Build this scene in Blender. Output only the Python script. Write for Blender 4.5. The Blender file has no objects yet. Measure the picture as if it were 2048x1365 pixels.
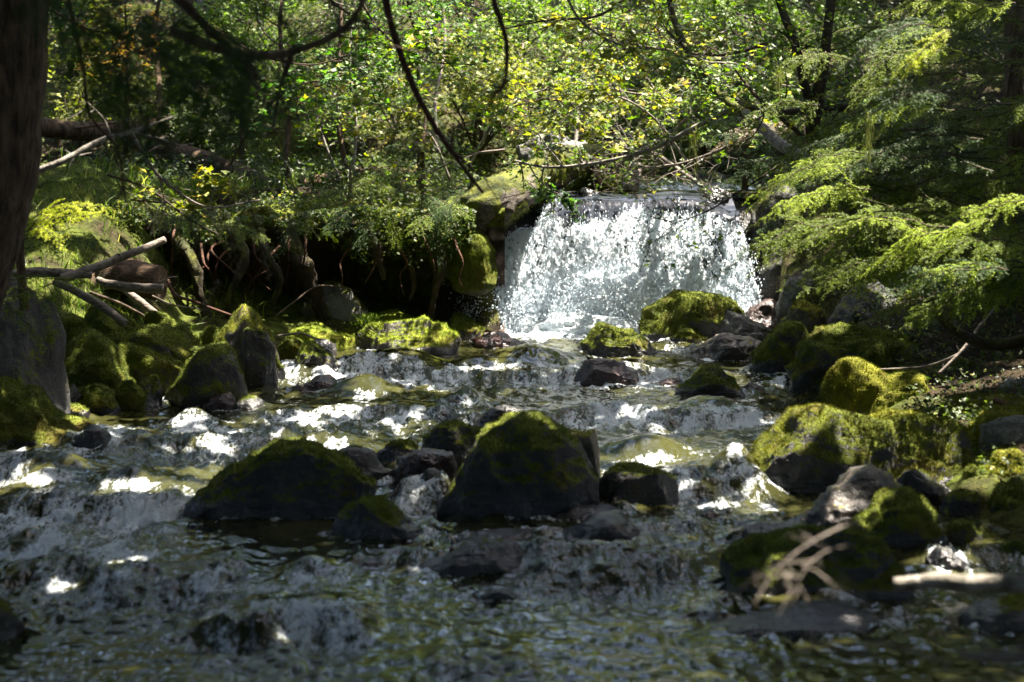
import bpy, math, random
import numpy as np
S = bpy.context.scene
COL = S.collection
R = np.random.default_rng(11)
F, HY = 3982.2, 340.0           # focal length in photo pixels, horizon row

def P(x, y, Y):                 # where photo pixel (x, y) lies at depth Y (metres)
    return np.array([(x - 1024) / F * Y, Y, -(y - HY) / F * Y])

# ---------------------------------------------------------------- noise
def _h(ix, iy, iz, s):
    n = (ix * 374761393 + iy * 668265263 + iz * 1103515245 + s * 974634777) & 0xffffffff
    n = ((n ^ (n >> 13)) * 1274126177) & 0xffffffff
    n = n ^ (n >> 16)
    return (n & 0xffff) / 32767.5 - 1.0

def vn(p, s=0):
    i = np.floor(p).astype(np.int64); f = p - i
    u = f * f * f * (f * (f * 6 - 15) + 10)
    x, y, z = i[:, 0], i[:, 1], i[:, 2]
    a = _h(x, y, z, s); b = _h(x + 1, y, z, s); c = _h(x, y + 1, z, s); d = _h(x + 1, y + 1, z, s)
    e = _h(x, y, z + 1, s); g = _h(x + 1, y, z + 1, s); h = _h(x, y + 1, z + 1, s); k = _h(x + 1, y + 1, z + 1, s)
    ux, uy, uz = u[:, 0], u[:, 1], u[:, 2]
    l0 = a + (b - a) * ux; l1 = c + (d - c) * ux; l2 = e + (g - e) * ux; l3 = h + (k - h) * ux
    m0 = l0 + (l1 - l0) * uy; m1 = l2 + (l3 - l2) * uy
    return m0 + (m1 - m0) * uz

def fbm(p, o=4, s=0, g=0.5):
    t = np.zeros(len(p)); a = 1.0; n = 0.0
    for k in range(o):
        t += a * vn(p * (2.03 ** k) + k * 17.3, s + k); n += a; a *= g
    return t / n

def ridge(p, o=3, s=0, g=0.5):
    t = np.zeros(len(p)); a = 1.0; n = 0.0
    for k in range(o):
        t += a * (1 - 2 * np.abs(vn(p * (2.03 ** k) + k * 9.1, s + k))); n += a; a *= g
    return t / n

def sstep(a, b, x):
    t = np.clip((x - a) / (b - a), 0, 1); return t * t * (3 - 2 * t)

def nrm(v):
    return v / np.maximum(np.linalg.norm(v, axis=-1, keepdims=True), 1e-9)

# ---------------------------------------------------------------- mesh builder
class MB:
    def __init__(s): s.v = []; s.f = []; s.m = []; s.a = []; s.b = []; s.n = 0; s.sm = []
    def add(s, v, f, m=0, a=0.0, b=0.0, smooth=True):
        v = np.asarray(v, float); f = np.asarray(f, np.int64)
        if len(v) == 0 or len(f) == 0: return
        s.v.append(v); s.f.append(f + s.n); s.m.append(m); s.sm.append(smooth)
        s.a.append(np.broadcast_to(np.asarray(a, float), (len(v),)))
        s.b.append(np.broadcast_to(np.asarray(b, float), (len(v),)))
        s.n += len(v)
    def build(s, name, mats, parent=None, loc=(0, 0, 0)):
        loc = np.asarray(loc, float)
        me = bpy.data.meshes.new(name)
        v = np.concatenate(s.v) - loc
        me.vertices.add(len(v)); me.vertices.foreach_set('co', v.astype(np.float32).ravel())
        li = np.concatenate([f.ravel() for f in s.f]).astype(np.int32)
        tot = np.concatenate([np.full(len(f), f.shape[1]) for f in s.f])
        st = (np.cumsum(tot) - tot).astype(np.int32)
        me.loops.add(len(li)); me.loops.foreach_set('vertex_index', li)
        me.polygons.add(len(tot)); me.polygons.foreach_set('loop_start', st)
        mi = np.concatenate([np.full(len(f), m) for f, m in zip(s.f, s.m)]).astype(np.int32)
        sm = np.concatenate([np.full(len(f), k) for f, k in zip(s.f, s.sm)])
        me.update(calc_edges=True)
        me.polygons.foreach_set('material_index', mi)
        me.polygons.foreach_set('use_smooth', sm)
        for nm, arr in (('a', s.a), ('b', s.b)):
            at = me.attributes.new(nm, 'FLOAT', 'POINT')
            at.data.foreach_set('value', np.concatenate(arr).astype(np.float32))
        for m in (mats if isinstance(mats, (list, tuple)) else [mats]): me.materials.append(m)
        me.update()
        o = bpy.data.objects.new(name, me); COL.objects.link(o)
        if parent is not None: o.parent = parent
        else: o.location = loc
        return o

def tag(o, label=None, cat=None, group=None, kind=None):
    for k, x in (('label', label), ('category', cat), ('group', group), ('kind', kind)):
        if x: o[k] = x
    return o

def empty(name, loc, label, cat, group=None):
    o = bpy.data.objects.new(name, None); COL.objects.link(o); o.location = tuple(loc)
    o.empty_display_size = .1
    return tag(o, label, cat, group)

def tube(mb, pts, rad, k=8, m=0, a=0.0, b=0.0, rough=0.0, seed=0, cap=True):
    pts = np.asarray(pts, float); n = len(pts)
    rad = np.broadcast_to(np.asarray(rad, float), (n,)) if np.ndim(rad) == 0 or len(rad) == n else np.interp(np.linspace(0, 1, n), np.linspace(0, 1, len(rad)), rad)
    t = nrm(np.gradient(pts, axis=0))
    ref = np.array([0, 0, 1.0]) if abs(t[:, 2]).mean() < .8 else np.array([1.0, 0, 0])
    u = nrm(np.cross(t, ref)); w = np.cross(u, t)
    an = np.linspace(0, 2 * np.pi, k, endpoint=False)
    ring = u[:, None, :] * np.cos(an)[None, :, None] + w[:, None, :] * np.sin(an)[None, :, None]
    rr = np.repeat(rad[:, None], k, 1)
    v = (pts[:, None, :] + ring * rr[:, :, None]).reshape(-1, 3)
    if rough:
        d = fbm(v / (rad.mean() * 1.1), 4, seed)
        v = v + ring.reshape(-1, 3) * (d * rough * rr.ravel())[:, None]
    i = np.arange(n - 1)[:, None] * k; j = np.arange(k)[None, :]; j2 = (j + 1) % k
    f = np.stack([i + j, i + j2, i + k + j2, i + k + j], -1).reshape(-1, 4)
    if np.ndim(a) and len(a) == n: a = np.repeat(a, k)
    if isinstance(a, str):      # moss on the upper side
        g = ring.reshape(-1, 3)[:, 2]
        a = np.clip(.5 + .9 * g + 1.1 * fbm(v * 3, 3, seed + 5), 0, 1) * float(a)
    if cap and rad[0] > .004:
        v = np.concatenate([v, pts[:1], pts[-1:]]); c0 = n * k; c1 = c0 + 1
        if np.ndim(a): a = np.concatenate([a, a[:1] * 0, a[-1:] * 0])
        mb.add(v, f, m, a, b)
        base = mb.n - len(v)
        jj = np.arange(k)
        f3 = np.concatenate([np.stack([np.full(k, c0), (jj + 1) % k, jj], -1),
                             np.stack([np.full(k, c1), (n - 1) * k + jj, (n - 1) * k + (jj + 1) % k], -1)])
        mb.f.append(f3 + base); mb.m.append(m); mb.sm.append(False)
        # keep attribute lists aligned: they are per block of vertices, faces need no attribute
    else:
        mb.add(v, f, m, a, b)
    return ring

def curve(ctrl, n=24):          # Catmull-Rom through control points
    c = np.asarray(ctrl, float)
    if len(c) == 2: return c[0] + (c[1] - c[0]) * np.linspace(0, 1, n)[:, None]
    c = np.concatenate([[2 * c[0] - c[1]], c, [2 * c[-1] - c[-2]]])
    m = len(c) - 3; t = np.linspace(0, m - 1e-6, n); i = t.astype(int); f = (t - i)[:, None]
    p0, p1, p2, p3 = c[i], c[i + 1], c[i + 2], c[i + 3]
    return .5 * ((2 * p1) + (-p0 + p2) * f + (2 * p0 - 5 * p1 + 4 * p2 - p3) * f ** 2 + (-p0 + 3 * p1 - 3 * p2 + p3) * f ** 3)

def pts_px(lst, Y=None, n=24):  # control points (x, y[, Y]) in photo pixels
    return curve([P(q[0], q[1], q[2] if len(q) > 2 else Y) for q in lst], n)

# ---------------------------------------------------------------- leaves
LEAF = np.array([[0, -.5, 0], [.5, -.1, .1], [.22, .05, 0], [0, .6, .03], [-.22, .05, 0], [-.5, -.1, .1]])
BLADE = np.array([[-.5, 0, 0], [.5, 0, 0], [0, 1, 0.0]])
QUAD = np.array([[0, -.5, 0], [.35, 0, .05], [0, .5, 0], [-.35, 0, .05]])
OCTA = np.array([[1, 0, 0], [-1, 0, 0], [0, 1, 0], [0, -1, 0], [0, 0, 1], [0, 0, -1.0]])
OCTF = np.array([[0, 2, 4], [2, 1, 4], [1, 3, 4], [3, 0, 4], [2, 0, 5], [1, 2, 5], [3, 1, 5], [0, 3, 5]])

def place(mb, tmpl, pos, ax, ay, az, m=0, a=0.0, faces=None, smooth=False):
    """copies of template at pos; ax, ay, az are the scaled local axes, each (N,3)"""
    n, k = len(pos), len(tmpl)
    if n == 0: return
    v = pos[:, None, :] + tmpl[None, :, 0, None] * ax[:, None, :] + tmpl[None, :, 1, None] * ay[:, None, :] + tmpl[None, :, 2, None] * az[:, None, :]
    if faces is None:
        f = np.arange(n * k).reshape(n, k)
    else:
        f = (faces[None] + (np.arange(n) * k)[:, None, None]).reshape(-1, faces.shape[1])
    a = np.repeat(np.broadcast_to(a, (n,)), k)
    mb.add(v.reshape(-1, 3), f, m, a, 0.0, smooth)

def leaves(mb, pos, size, tilt=.6, m=0, tmpl=LEAF, a=None, rg=R):
    n = len(pos)
    if n == 0: return
    nz = nrm(np.stack([rg.normal(0, tilt, n), rg.normal(0, tilt, n) - .25, np.ones(n)], -1))
    q = rg.normal(size=(n, 3)); ax = nrm(np.cross(nz, q)); ay = np.cross(nz, ax)
    s = (size * rg.uniform(.6, 1.25, n))[:, None]
    if a is None: a = rg.uniform(0, 1, n)
    place(mb, tmpl, pos, ax * s, ay * s, nz * s, m, a)

# ---------------------------------------------------------------- deciduous growth
def grow(mb, tips, p, d, L, r, depth, rg, up=.15, wander=.25, nch=4, spread=.9, k=5, m=0, minr=.003):
    n = 7 if depth > 0 else 5
    pts = [np.array(p, float)]; d = np.array(d, float); d /= np.linalg.norm(d)
    for i in range(n):
        d = d + rg.normal(0, wander, 3) * .5 + np.array([0, 0, up * .3]); d /= np.linalg.norm(d)
        pts.append(pts[-1] + d * L / n)
    pts = np.array(pts)
    tube(mb, pts, np.linspace(r, max(r * .35, minr), n + 1), k if r > .01 else 3, m, rg.uniform(0, 1), cap=False)
    if depth <= 1:
        tips.append(pts[1:])
    if depth > 0:
        for c in range(nch):
            i = rg.integers(2, n + 1)
            q = rg.normal(size=3); q -= q @ d * d; q /= np.linalg.norm(q)
            dd = d * (1 - spread * .45) + q * spread * rg.uniform(.5, 1)
            grow(mb, tips, pts[i], dd, L * rg.uniform(.45, .75), max(r * .5, minr), depth - 1, rg, up, wander, nch, spread, k, m, minr)

# ---------------------------------------------------------------- hemlock / fir foliage
def needles(mb, st, di, ln, up, m, nl=.028, nw=.010, sp=.009, rg=R, tint=None):
    """flat rows of needles on twig segments (start, direction, length, up)"""
    cnt = np.maximum((ln / sp).astype(int), 2); idx = np.repeat(np.arange(len(ln)), cnt)
    tot = len(idx); first = np.repeat(np.cumsum(cnt) - cnt, cnt); t = (np.arange(tot) - first + rg.uniform(0, 1, tot)) / cnt[idx]
    pos = st[idx] + di[idx] * (ln[idx] * t)[:, None]
    side = nrm(np.cross(di[idx], up[idx])) * np.where(rg.random(tot) < .5, 1, -1)[:, None]
    dr = nrm(side + di[idx] * rg.uniform(.3, .7, tot)[:, None] + up[idx] * rg.normal(.08, .22, tot)[:, None])
    s = nl * rg.uniform(.7, 1.2, tot) * (1 - .45 * t)
    wv = nrm(np.cross(dr, up[idx] + rg.normal(0, .35, (tot, 3))))
    a = .15 + .45 * (tint[idx] if tint is not None else .5) + .5 * sstep(.6, 1, t) + rg.normal(0, .1, tot)
    place(mb, BLADE, pos, wv * nw, dr * s[:, None], up[idx], m, np.clip(a, 0, 1))

def spray(mb, path, W, rg, mw=0, mn=1, droop=.35, nl=.028, nw=.010, sp=.009, tw=.032, r0=.008, sub=True, dens=1.0):
    """a flat conifer branch along path (N,3); W is the longest side twig"""
    path = np.asarray(path); seg = np.linalg.norm(np.diff(path, axis=0), axis=1); L = seg.sum()
    cs = np.concatenate([[0], np.cumsum(seg)])
    tube(mb, path, np.linspace(r0, .002, len(path)), 4, mw, .4, cap=False)
    n = max(int(L / tw), 4); t = (np.arange(n) + rg.uniform(0, .8, n)) / n
    keep = rg.random(n) < dens; t = t[keep]; n = len(t)
    if n < 2: return
    pos = np.stack([np.interp(t * L, cs, path[:, k]) for k in range(3)], -1)
    tan = nrm(np.stack([np.interp(np.clip(t * L + .03, 0, L), cs, path[:, k]) - np.interp(np.clip(t * L - .03, 0, L), cs, path[:, k]) for k in range(3)], -1))
    tan = np.where(np.linalg.norm(tan, axis=1, keepdims=True) < .5, nrm(path[-1:] - path[:1]), tan)
    up = nrm(np.array([[0, -.5, 1.0]]) + rg.normal(0, .18, (n, 3)))
    side = nrm(np.cross(tan, up)); up = np.cross(side, tan)
    sg = np.where(np.arange(n) % 2 == 0, 1, -1)[:, None]
    ln = W * (.25 + .75 * np.sin(np.pi * np.clip(.12 + t * .85, 0, 1))) * rg.uniform(.55, 1.15, n) * (1 - .55 * t)
    d0 = nrm(side * sg + tan * rg.uniform(.5, .95, n)[:, None] + rg.normal(0, .1, (n, 3)))
    K = 4; st, di, le, uu = [], [], [], []
    cur = pos.copy(); dd = d0.copy(); tn = []
    for k in range(K):
        st.append(cur.copy()); di.append(dd.copy()); le.append(ln / K); uu.append(up); tn.append(rg.uniform(0, .3, n) + k / K * .7)
        if sub:
            for q in (1, -1):
                sl = ln * rg.uniform(.22, .42, n) * (1 - k / K * .6)
                ok = sl > .03
                sd = nrm(dd + np.cross(up, dd) * q * rg.uniform(.7, 1.1, n)[:, None] - np.array([[0, 0, 1]]) * droop * .35)
                st.append((cur + dd * (ln / K * rg.uniform(0, 1, n))[:, None])[ok]); di.append(sd[ok]); le.append(sl[ok]); uu.append(up[ok]); tn.append(rg.uniform(.2, 1, ok.sum()))
        cur = cur + dd * (ln / K)[:, None]
        dd = nrm(dd - np.array([[0, 0, 1.0]]) * droop * .35 + tan * .12 + rg.normal(0, .06, (n, 3)))
    ends = cur
    # thin twig wood
    mid = pos + d0 * (ln / 2)[:, None]
    wv = up * .0012
    quad = np.stack([pos - wv, pos + wv, ends * .6 + mid * .4 + wv * .4, ends * .6 + mid * .4 - wv * .4], 1).reshape(-1, 3)
    mb.add(quad, np.arange(len(quad)).reshape(-1, 4), mw, .5)
    st.append(path[:-1]); di.append(nrm(np.diff(path, axis=0))); le.append(seg); uu.append(np.repeat([[0, 0, 1.0]], len(seg), 0)); tn.append(np.full(len(seg), .3))
    needles(mb, np.concatenate(st), np.concatenate(di), np.concatenate(le), np.concatenate(uu), mn, nl, nw, sp, rg, np.concatenate(tn))
TS = np.array([.28, .12, .95]); TS = TS / np.linalg.norm(TS); EXPO = 2.85; CANB = .6; CORR = .6
# ================================================================ materials
def nt(name):
    m = bpy.data.materials.new(name); m.use_nodes = True; t = m.node_tree; t.nodes.clear()
    o = t.nodes.new('ShaderNodeOutputMaterial')
    def N(ty, **k):
        n = t.nodes.new(ty)
        for a, b in k.items():
            if a[0] == '_': setattr(n, a[1:], b)
        for a, b in k.items():
            if a[0] != '_':
                s = n.inputs[a.replace('__', ' ')] if not a.startswith('i') or not a[1:].isdigit() else n.inputs[int(a[1:])]
                if isinstance(b, bpy.types.NodeSocket): t.links.new(b, s)
                else: s.default_value = b
        return n
    return m, t, o, N
def C(*c): return (c[0], c[1], c[2], 1)
def noise(N, co, sc, det=3, rough=.55, dist=0):
    return N('ShaderNodeTexNoise', Vector=co, Scale=sc, Detail=det, Roughness=rough, Distortion=dist).outputs['Fac']
def mapr(N, v, a, b, c=0., d=1.):
    return N('ShaderNodeMapRange', i0=v, i1=a, i2=b, i3=c, i4=d).outputs[0]
def mixc(N, f, a, b, bt='MIX'):
    n = N('ShaderNodeMix', _data_type='RGBA', _blend_type=bt, i0=f, i6=a, i7=b); return n.outputs[2]
def math_(N, op, a, b=0.0, clamp=False):
    return N('ShaderNodeMath', _operation=op, _use_clamp=clamp, i0=a, i1=b).outputs[0]
def attr(N, n): return N('ShaderNodeAttribute', _attribute_name=n).outputs['Fac']
def bump(N, h, dist, st=1.0, nrm_=None):
    k = dict(Height=h, Distance=dist, Strength=st)
    if nrm_ is not None: k['Normal'] = nrm_
    return N('ShaderNodeBump', **k).outputs[0]

def m_leaf(name, c0, c1, c2=None, trans=.45, gloss=.35):
    m, t, o, N = nt(name); a = attr(N, 'a')
    r = N('ShaderNodeValToRGB', Fac=a); cr = r.color_ramp
    cr.elements[0].color = C(*c0); cr.elements[1].color = C(*c1); cr.elements[1].position = .85 if c2 else 1
    if c2: e = cr.elements.new(1.0); e.color = C(*c2)
    col = r.outputs[0]
    d = N('ShaderNodeBsdfPrincipled', Base__Color=col, Roughness=.5, Specular__IOR__Level=gloss)
    tc = mixc(N, 1.0, col, C(1.35, 1.5, .55), 'MULTIPLY')
    tr = N('ShaderNodeBsdfTranslucent', Color=tc)
    mx = N('ShaderNodeMixShader', Fac=trans, i1=d.outputs[0], i2=tr.outputs[0])
    t.links.new(mx.outputs[0], o.inputs[0]); return m

def m_rock(name, dark, light, moss0=(.028, .040, .009), moss1=(.11, .13, .019), wetr=.22, rb=1.0):
    """stone and moss; attribute a = moss, b = wet"""
    m, t, o, N = nt(name)
    co = N('ShaderNodeTexCoord').outputs['Object']
    a = attr(N, 'a'); b = attr(N, 'b')
    n1 = noise(N, co, 3.1, 5, .62); n2 = noise(N, co, 24, 4, .65); n3 = noise(N, co, 90, 2, .6)
    rc = mixc(N, mapr(N, n1, .35, .65), C(*dark), C(*light))
    rc = mixc(N, mapr(N, n2, .3, .75), rc, mixc(N, .5, rc, C(light[0] * 1.5, light[1] * 1.45, light[2] * 1.3)))
    vor = N('ShaderNodeTexVoronoi', Vector=co, Scale=9.0, _feature='DISTANCE_TO_EDGE').outputs[0]
    wet = mixc(N, b, rc, mixc(N, 1.0, rc, C(.42, .40, .42), 'MULTIPLY'))
    nm = noise(N, co, 6.0, 4, .6); mc = mixc(N, mapr(N, nm, .35, .68), C(*moss0), C(*moss1))
    mc = mixc(N, mapr(N, n3, .45, .8, 0, .6), mc, C(moss1[0] * 1.3, moss1[1] * 1.15, moss1[2]))
    nb = noise(N, co, 2.3, 4, .6); mc = mixc(N, mapr(N, nb, .52, .70, 0, .75), mc, C(.10, .062, .018))
    f = math_(N, 'ADD', a, math_(N, 'ADD', math_(N, 'MULTIPLY', math_(N, 'SUBTRACT', n2, .5), 1.3), math_(N, 'MULTIPLY', math_(N, 'SUBTRACT', n1, .5), 1.0)))
    f = mapr(N, f, .42, .58)
    col = mixc(N, f, wet, mc)
    rg = mapr(N, b, 0, 1, .78, wetr); rg = math_(N, 'MAXIMUM', rg, math_(N, 'MULTIPLY', f, .95))
    h = math_(N, 'ADD', math_(N, 'MULTIPLY', n1, 1.2), math_(N, 'MULTIPLY', n2, .5))
    h = math_(N, 'ADD', h, math_(N, 'MULTIPLY', mapr(N, vor, 0, .08), .08))
    b1 = bump(N, h, .05 * rb, .7); b2 = bump(N, n3, .012, mapr(N, f, 0, 1, .35, .9), b1)
    sp = mapr(N, f, 0, 1, .5, .12)
    d = N('ShaderNodeBsdfPrincipled', Base__Color=col, Roughness=rg, Normal=b2, Specular__IOR__Level=sp)
    t.links.new(d.outputs[0], o.inputs[0]); return m

def m_bark(name, dark, light, sc=(30, 30, 5), moss=False, rough=.85, d=.02):
    m, t, o, N = nt(name)
    co = N('ShaderNodeTexCoord').outputs['Object']
    mp = N('ShaderNodeMapping', Vector=co, Scale=sc).outputs[0]
    n1 = noise(N, mp, 1.0, 5, .65, .6); n2 = noise(N, co, 55, 3); n3 = noise(N, co, 5, 3)
    c = mixc(N, mapr(N, n1, .35, .65), C(*dark), C(*light))
    c = mixc(N, mapr(N, n3, .45, .7, 0, .5), c, C(dark[0] * .8, dark[1] * .9, dark[2] * .6))
    rr = rough
    if moss:
        f = math_(N, 'ADD', attr(N, 'a'), math_(N, 'MULTIPLY', math_(N, 'SUBTRACT', n2, .5), 1.0)); f = mapr(N, f, .42, .58)
        mc = mixc(N, mapr(N, n3, .35, .65), C(.022, .030, .005), C(.095, .10, .010))
        c = mixc(N, f, c, mc)
    h = math_(N, 'ADD', n1, math_(N, 'MULTIPLY', n2, .45))
    b = bump(N, h, d, 1.0)
    p = N('ShaderNodeBsdfPrincipled', Base__Color=c, Roughness=rr, Normal=b, Specular__IOR__Level=.25)
    t.links.new(p.outputs[0], o.inputs[0]); return m

def m_water(name, sc, dark, mid, foamsc=1.0, rough=.05, fall=False):
    """moving water; attribute a = how much of it is foam"""
    m, t, o, N = nt(name)
    co = N('ShaderNodeTexCoord').outputs['Object']
    mp = N('ShaderNodeMapping', Vector=co, Scale=sc).outputs[0]
    a = attr(N, 'a')
    n1 = noise(N, mp, 9.0 if fall else 12.0, 3, .6, .5); n2 = noise(N, mp, 34.0, 4 if fall else 2, .7, .3); n3 = noise(N, mp, 2.0, 3, .5)
    k = math_(N, 'ADD', math_(N, 'MULTIPLY', math_(N, 'SUBTRACT', n1, .5), 1.45 * foamsc), math_(N, 'MULTIPLY', math_(N, 'SUBTRACT', n2, .5), 1.35 * foamsc))
    k = math_(N, 'MULTIPLY', k, math_(N, 'ADD', math_(N, 'MULTIPLY', a, 1.5), .22, True))
    f = mapr(N, math_(N, 'ADD', a, k), .34, .70)
    bed = mixc(N, mapr(N, n3, .35, .65), C(*dark), C(*mid))
    h = math_(N, 'ADD', n1, math_(N, 'MULTIPLY', n2, .35))
    bw = bump(N, n1, .035 if not fall else .09, 1.0 if fall else attr(N, 'b')); bf = bump(N, h, .11, 1.0)
    w = N('ShaderNodeBsdfPrincipled', Base__Color=bed, Roughness=rough, Normal=bw, IOR=1.33, Specular__IOR__Level=.5)
    fd = N('ShaderNodeBsdfPrincipled', Base__Color=C(.82, .88, .93), Roughness=.35, Normal=bf, Specular__IOR__Level=.5)
    ft = N('ShaderNodeBsdfTranslucent', Color=C(.78, .86, .92))
    fm = N('ShaderNodeMixShader', Fac=.5 if fall else .35, i1=fd.outputs[0], i2=ft.outputs[0])
    mx = N('ShaderNodeMixShader', Fac=f, i1=w.outputs[0], i2=fm.outputs[0])
    t.links.new(mx.outputs[0], o.inputs[0]); return m

def m_drops():
    m, t, o, N = nt('spray_drops')
    d = N('ShaderNodeBsdfPrincipled', Base__Color=C(.82, .88, .93), Roughness=.2, Specular__IOR__Level=.6)
    tr = N('ShaderNodeBsdfTranslucent', Color=C(.8, .88, .94))
    mx = N('ShaderNodeMixShader', Fac=.5, i1=d.outputs[0], i2=tr.outputs[0])
    t.links.new(mx.outputs[0], o.inputs[0]); return m

def m_ground():
    m, t, o, N = nt('forest_floor')
    co = N('ShaderNodeTexCoord').outputs['Object']; a = attr(N, 'a')
    n1 = noise(N, co, 1.1, 5, .6); n2 = noise(N, co, 9, 5, .7); n3 = noise(N, co, 45, 3, .7)
    lit = mixc(N, mapr(N, n2, .3, .7), C(.010, .008, .005), C(.048, .034, .020))
    lit = mixc(N, mapr(N, n3, .55, .75), lit, C(.12, .09, .055))
    mo = mixc(N, mapr(N, n2, .35, .65), C(.03, .045, .009), C(.10, .12, .018))
    f = mapr(N, math_(N, 'ADD', a, math_(N, 'MULTIPLY', math_(N, 'SUBTRACT', n1, .5), 1.4)), .35, .65)
    c = mixc(N, f, lit, mo)
    b = bump(N, n3, .02, .8, bump(N, n2, .12, .9))
    p = N('ShaderNodeBsdfPrincipled', Base__Color=c, Roughness=.95, Normal=b, Specular__IOR__Level=.1)
    t.links.new(p.outputs[0], o.inputs[0]); return m

M = dict(
 rock=m_rock('dark_mossy_stone', (.012, .012, .013), (.045, .043, .042)),
 rockgrey=m_rock('grey_stone', (.045, .043, .043), (.14, .135, .13)),
 rocktan=m_rock('tan_stone', (.028, .025, .022), (.10, .082, .064), moss1=(.2, .2, .02)),
 rockred=m_rock('wet_red_stone', (.018, .010, .010), (.075, .034, .030), wetr=.12),
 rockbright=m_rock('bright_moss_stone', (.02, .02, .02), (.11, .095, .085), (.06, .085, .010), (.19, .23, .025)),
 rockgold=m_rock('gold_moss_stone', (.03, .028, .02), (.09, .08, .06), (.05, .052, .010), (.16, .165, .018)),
 bank=m_rock('root_bound_earth', (.010, .007, .005), (.045, .028, .016), (.04, .055, .008), (.11, .13, .014)),
 bark=m_bark('conifer_bark', (.026, .017, .010), (.17, .11, .07), (16, 16, 3.5), d=.05),
 twig=m_bark('twig_bark', (.025, .017, .012), (.09, .062, .042)),
 twigred=m_bark('reddish_twig', (.035, .016, .010), (.11, .05, .03)),
 pale=m_bark('pale_alder_bark', (.07, .06, .05), (.32, .29, .25), (14, 14, 9)),
 drift=m_bark('weathered_wood', (.06, .048, .038), (.23, .195, .165), (5, 40, 40), d=.01),
 brownlog=m_bark('rotten_log', (.04, .025, .015), (.16, .10, .06), (4, 40, 40), d=.05),
 mosslog=m_bark('mossy_log_bark', (.035, .028, .022), (.15, .125, .11), (20, 20, 20), moss=True),
 mossroot=m_bark('mossy_root_bark', (.012, .009, .006), (.05, .035, .02), (20, 20, 20), moss=True),
 maple=m_leaf('maple_leaf', (.022, .055, .005), (.14, .23, .010), (.38, .32, .02)),
 mapley=m_leaf('yellow_maple_leaf', (.06, .09, .010), (.24, .25, .018), (.48, .33, .03)),
 orange=m_leaf('orange_leaf', (.12, .06, .02), (.50, .30, .04)),
 alder=m_leaf('alder_leaf', (.016, .05, .008), (.08, .19, .018), (.22, .30, .03)),
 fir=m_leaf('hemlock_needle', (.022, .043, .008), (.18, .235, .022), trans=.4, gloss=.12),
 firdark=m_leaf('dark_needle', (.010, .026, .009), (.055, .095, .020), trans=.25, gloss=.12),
 firbright=m_leaf('sunlit_needle', (.16, .22, .012), (.50, .52, .04), trans=.4, gloss=.12),  # brightest needle copy, strong sun put into its colour
 firlight=m_leaf('lit_needle', (.10, .15, .012), (.34, .42, .04), trans=.4, gloss=.12),  # lighter copy of the hemlock needles with sunlight painted in
 deadtwig=m_leaf('dry_needle', (.06, .045, .02), (.16, .12, .05), trans=.2),
 fern=m_leaf('undergrowth_leaf', (.018, .036, .008), (.085, .12, .02), (.22, .19, .04)),
 grass=m_leaf('grass_blade', (.04, .08, .012), (.16, .22, .04), (.5, .45, .2)),
 mosstuft=m_leaf('moss_tuft', (.03, .045, .008), (.15, .17, .022), trans=.25, gloss=.1),
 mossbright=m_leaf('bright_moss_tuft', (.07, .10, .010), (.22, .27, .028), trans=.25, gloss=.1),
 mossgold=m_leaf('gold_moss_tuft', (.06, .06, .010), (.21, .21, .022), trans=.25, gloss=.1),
 lichen=m_leaf('hanging_lichen', (.2, .22, .07), (.42, .42, .14), trans=.4, gloss=.1),
 water=m_water('stream_water', (1, .27, 1), (.012, .013, .005), (.038, .038, .012)),
 falls=m_water('falling_water', (1.0, 1.0, .42), (.012, .013, .016), (.04, .045, .06), 1.25),
 drops=m_drops(), ground=m_ground())
# ================================================================ water level, terrain
ROWS = np.array([[640, 28.6], [660, 28.0], [700, 26.3], [760, 24.0], [850, 20.8], [900, 19.2], [960, 17.9], [1030, 16.6], [1100, 15.2], [1200, 13.8], [1365, 11.8], [1640, 9.5], [2300, 6.5]])
WY = ROWS[::-1, 1]; WZ = (-(ROWS[:, 0] - HY) / F * ROWS[:, 1])[::-1]; WZ = np.minimum.accumulate(WZ[::-1])[::-1]
def rowY(y): return float(np.interp(y, ROWS[:, 0], ROWS[:, 1]))
def wz(Y): return np.interp(Y, WY, WZ)
def W(x, y): Y = rowY(y); return P(x, y, Y)
LY = [6, 12, 16, 19, 21.5, 23, 24.5, 26, 27.3, 28, 28.5, 40]; LX = [-4.6, -4.3, -4.3, -4.6, -3.9, -3.3, -2.85, -2.2, -.75, -.3, -.25, -.25]
RY = [6, 12, 15, 17, 19, 22.5, 25, 28, 28.5, 40]; RX = [5, 4.6, 4.3, 3.2, 3.1, 3.5, 3.3, 3.6, 3.6, 3.6]
def zg(X, Y):
    X = np.asarray(X, float); Y = np.asarray(Y, float)
    xl = np.interp(Y, LY, LX); xr = np.interp(Y, RY, RX)
    dl = np.maximum(xl - X, 0); dr = np.maximum(X - xr, 0)
    base = wz(Y)
    low = base - .32 + .42 * (1 - np.exp(-(dl + dr) / .35)) + .16 * dl + (.13 + .25 * sstep(20.5, 25, Y)) * dr
    far = sstep(-4.3, -5.6, X) * sstep(21.5, 28, Y)
    low = low + far * 1.15
    up = -.58 + .03 * np.maximum(Y - 28.4, 0) + .25 * np.exp(-((Y - 30.5) / 2.2) ** 2) * sstep(-.2, -1.5, X)
    ch = (1 - sstep(0, .7, dl)) * (1 - sstep(0, .7, dr))
    up = up * (1 - ch) + (-.62) * ch + .22 * dr * (Y > 28)
    hill = np.maximum(Y - 32, 0); hill = .36 * hill * sstep(0, 3.5, hill)
    hill = np.where(hill > 22, 22 + (hill - 22) * .1, hill)
    up = up + hill
    k = sstep(28.75, 29.05, Y)
    kr = sstep(25.5, 29, Y + .0 * X)
    kk = np.where(X > xr + .2, kr, k)
    return low * (1 - kk) + up * kk

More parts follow.
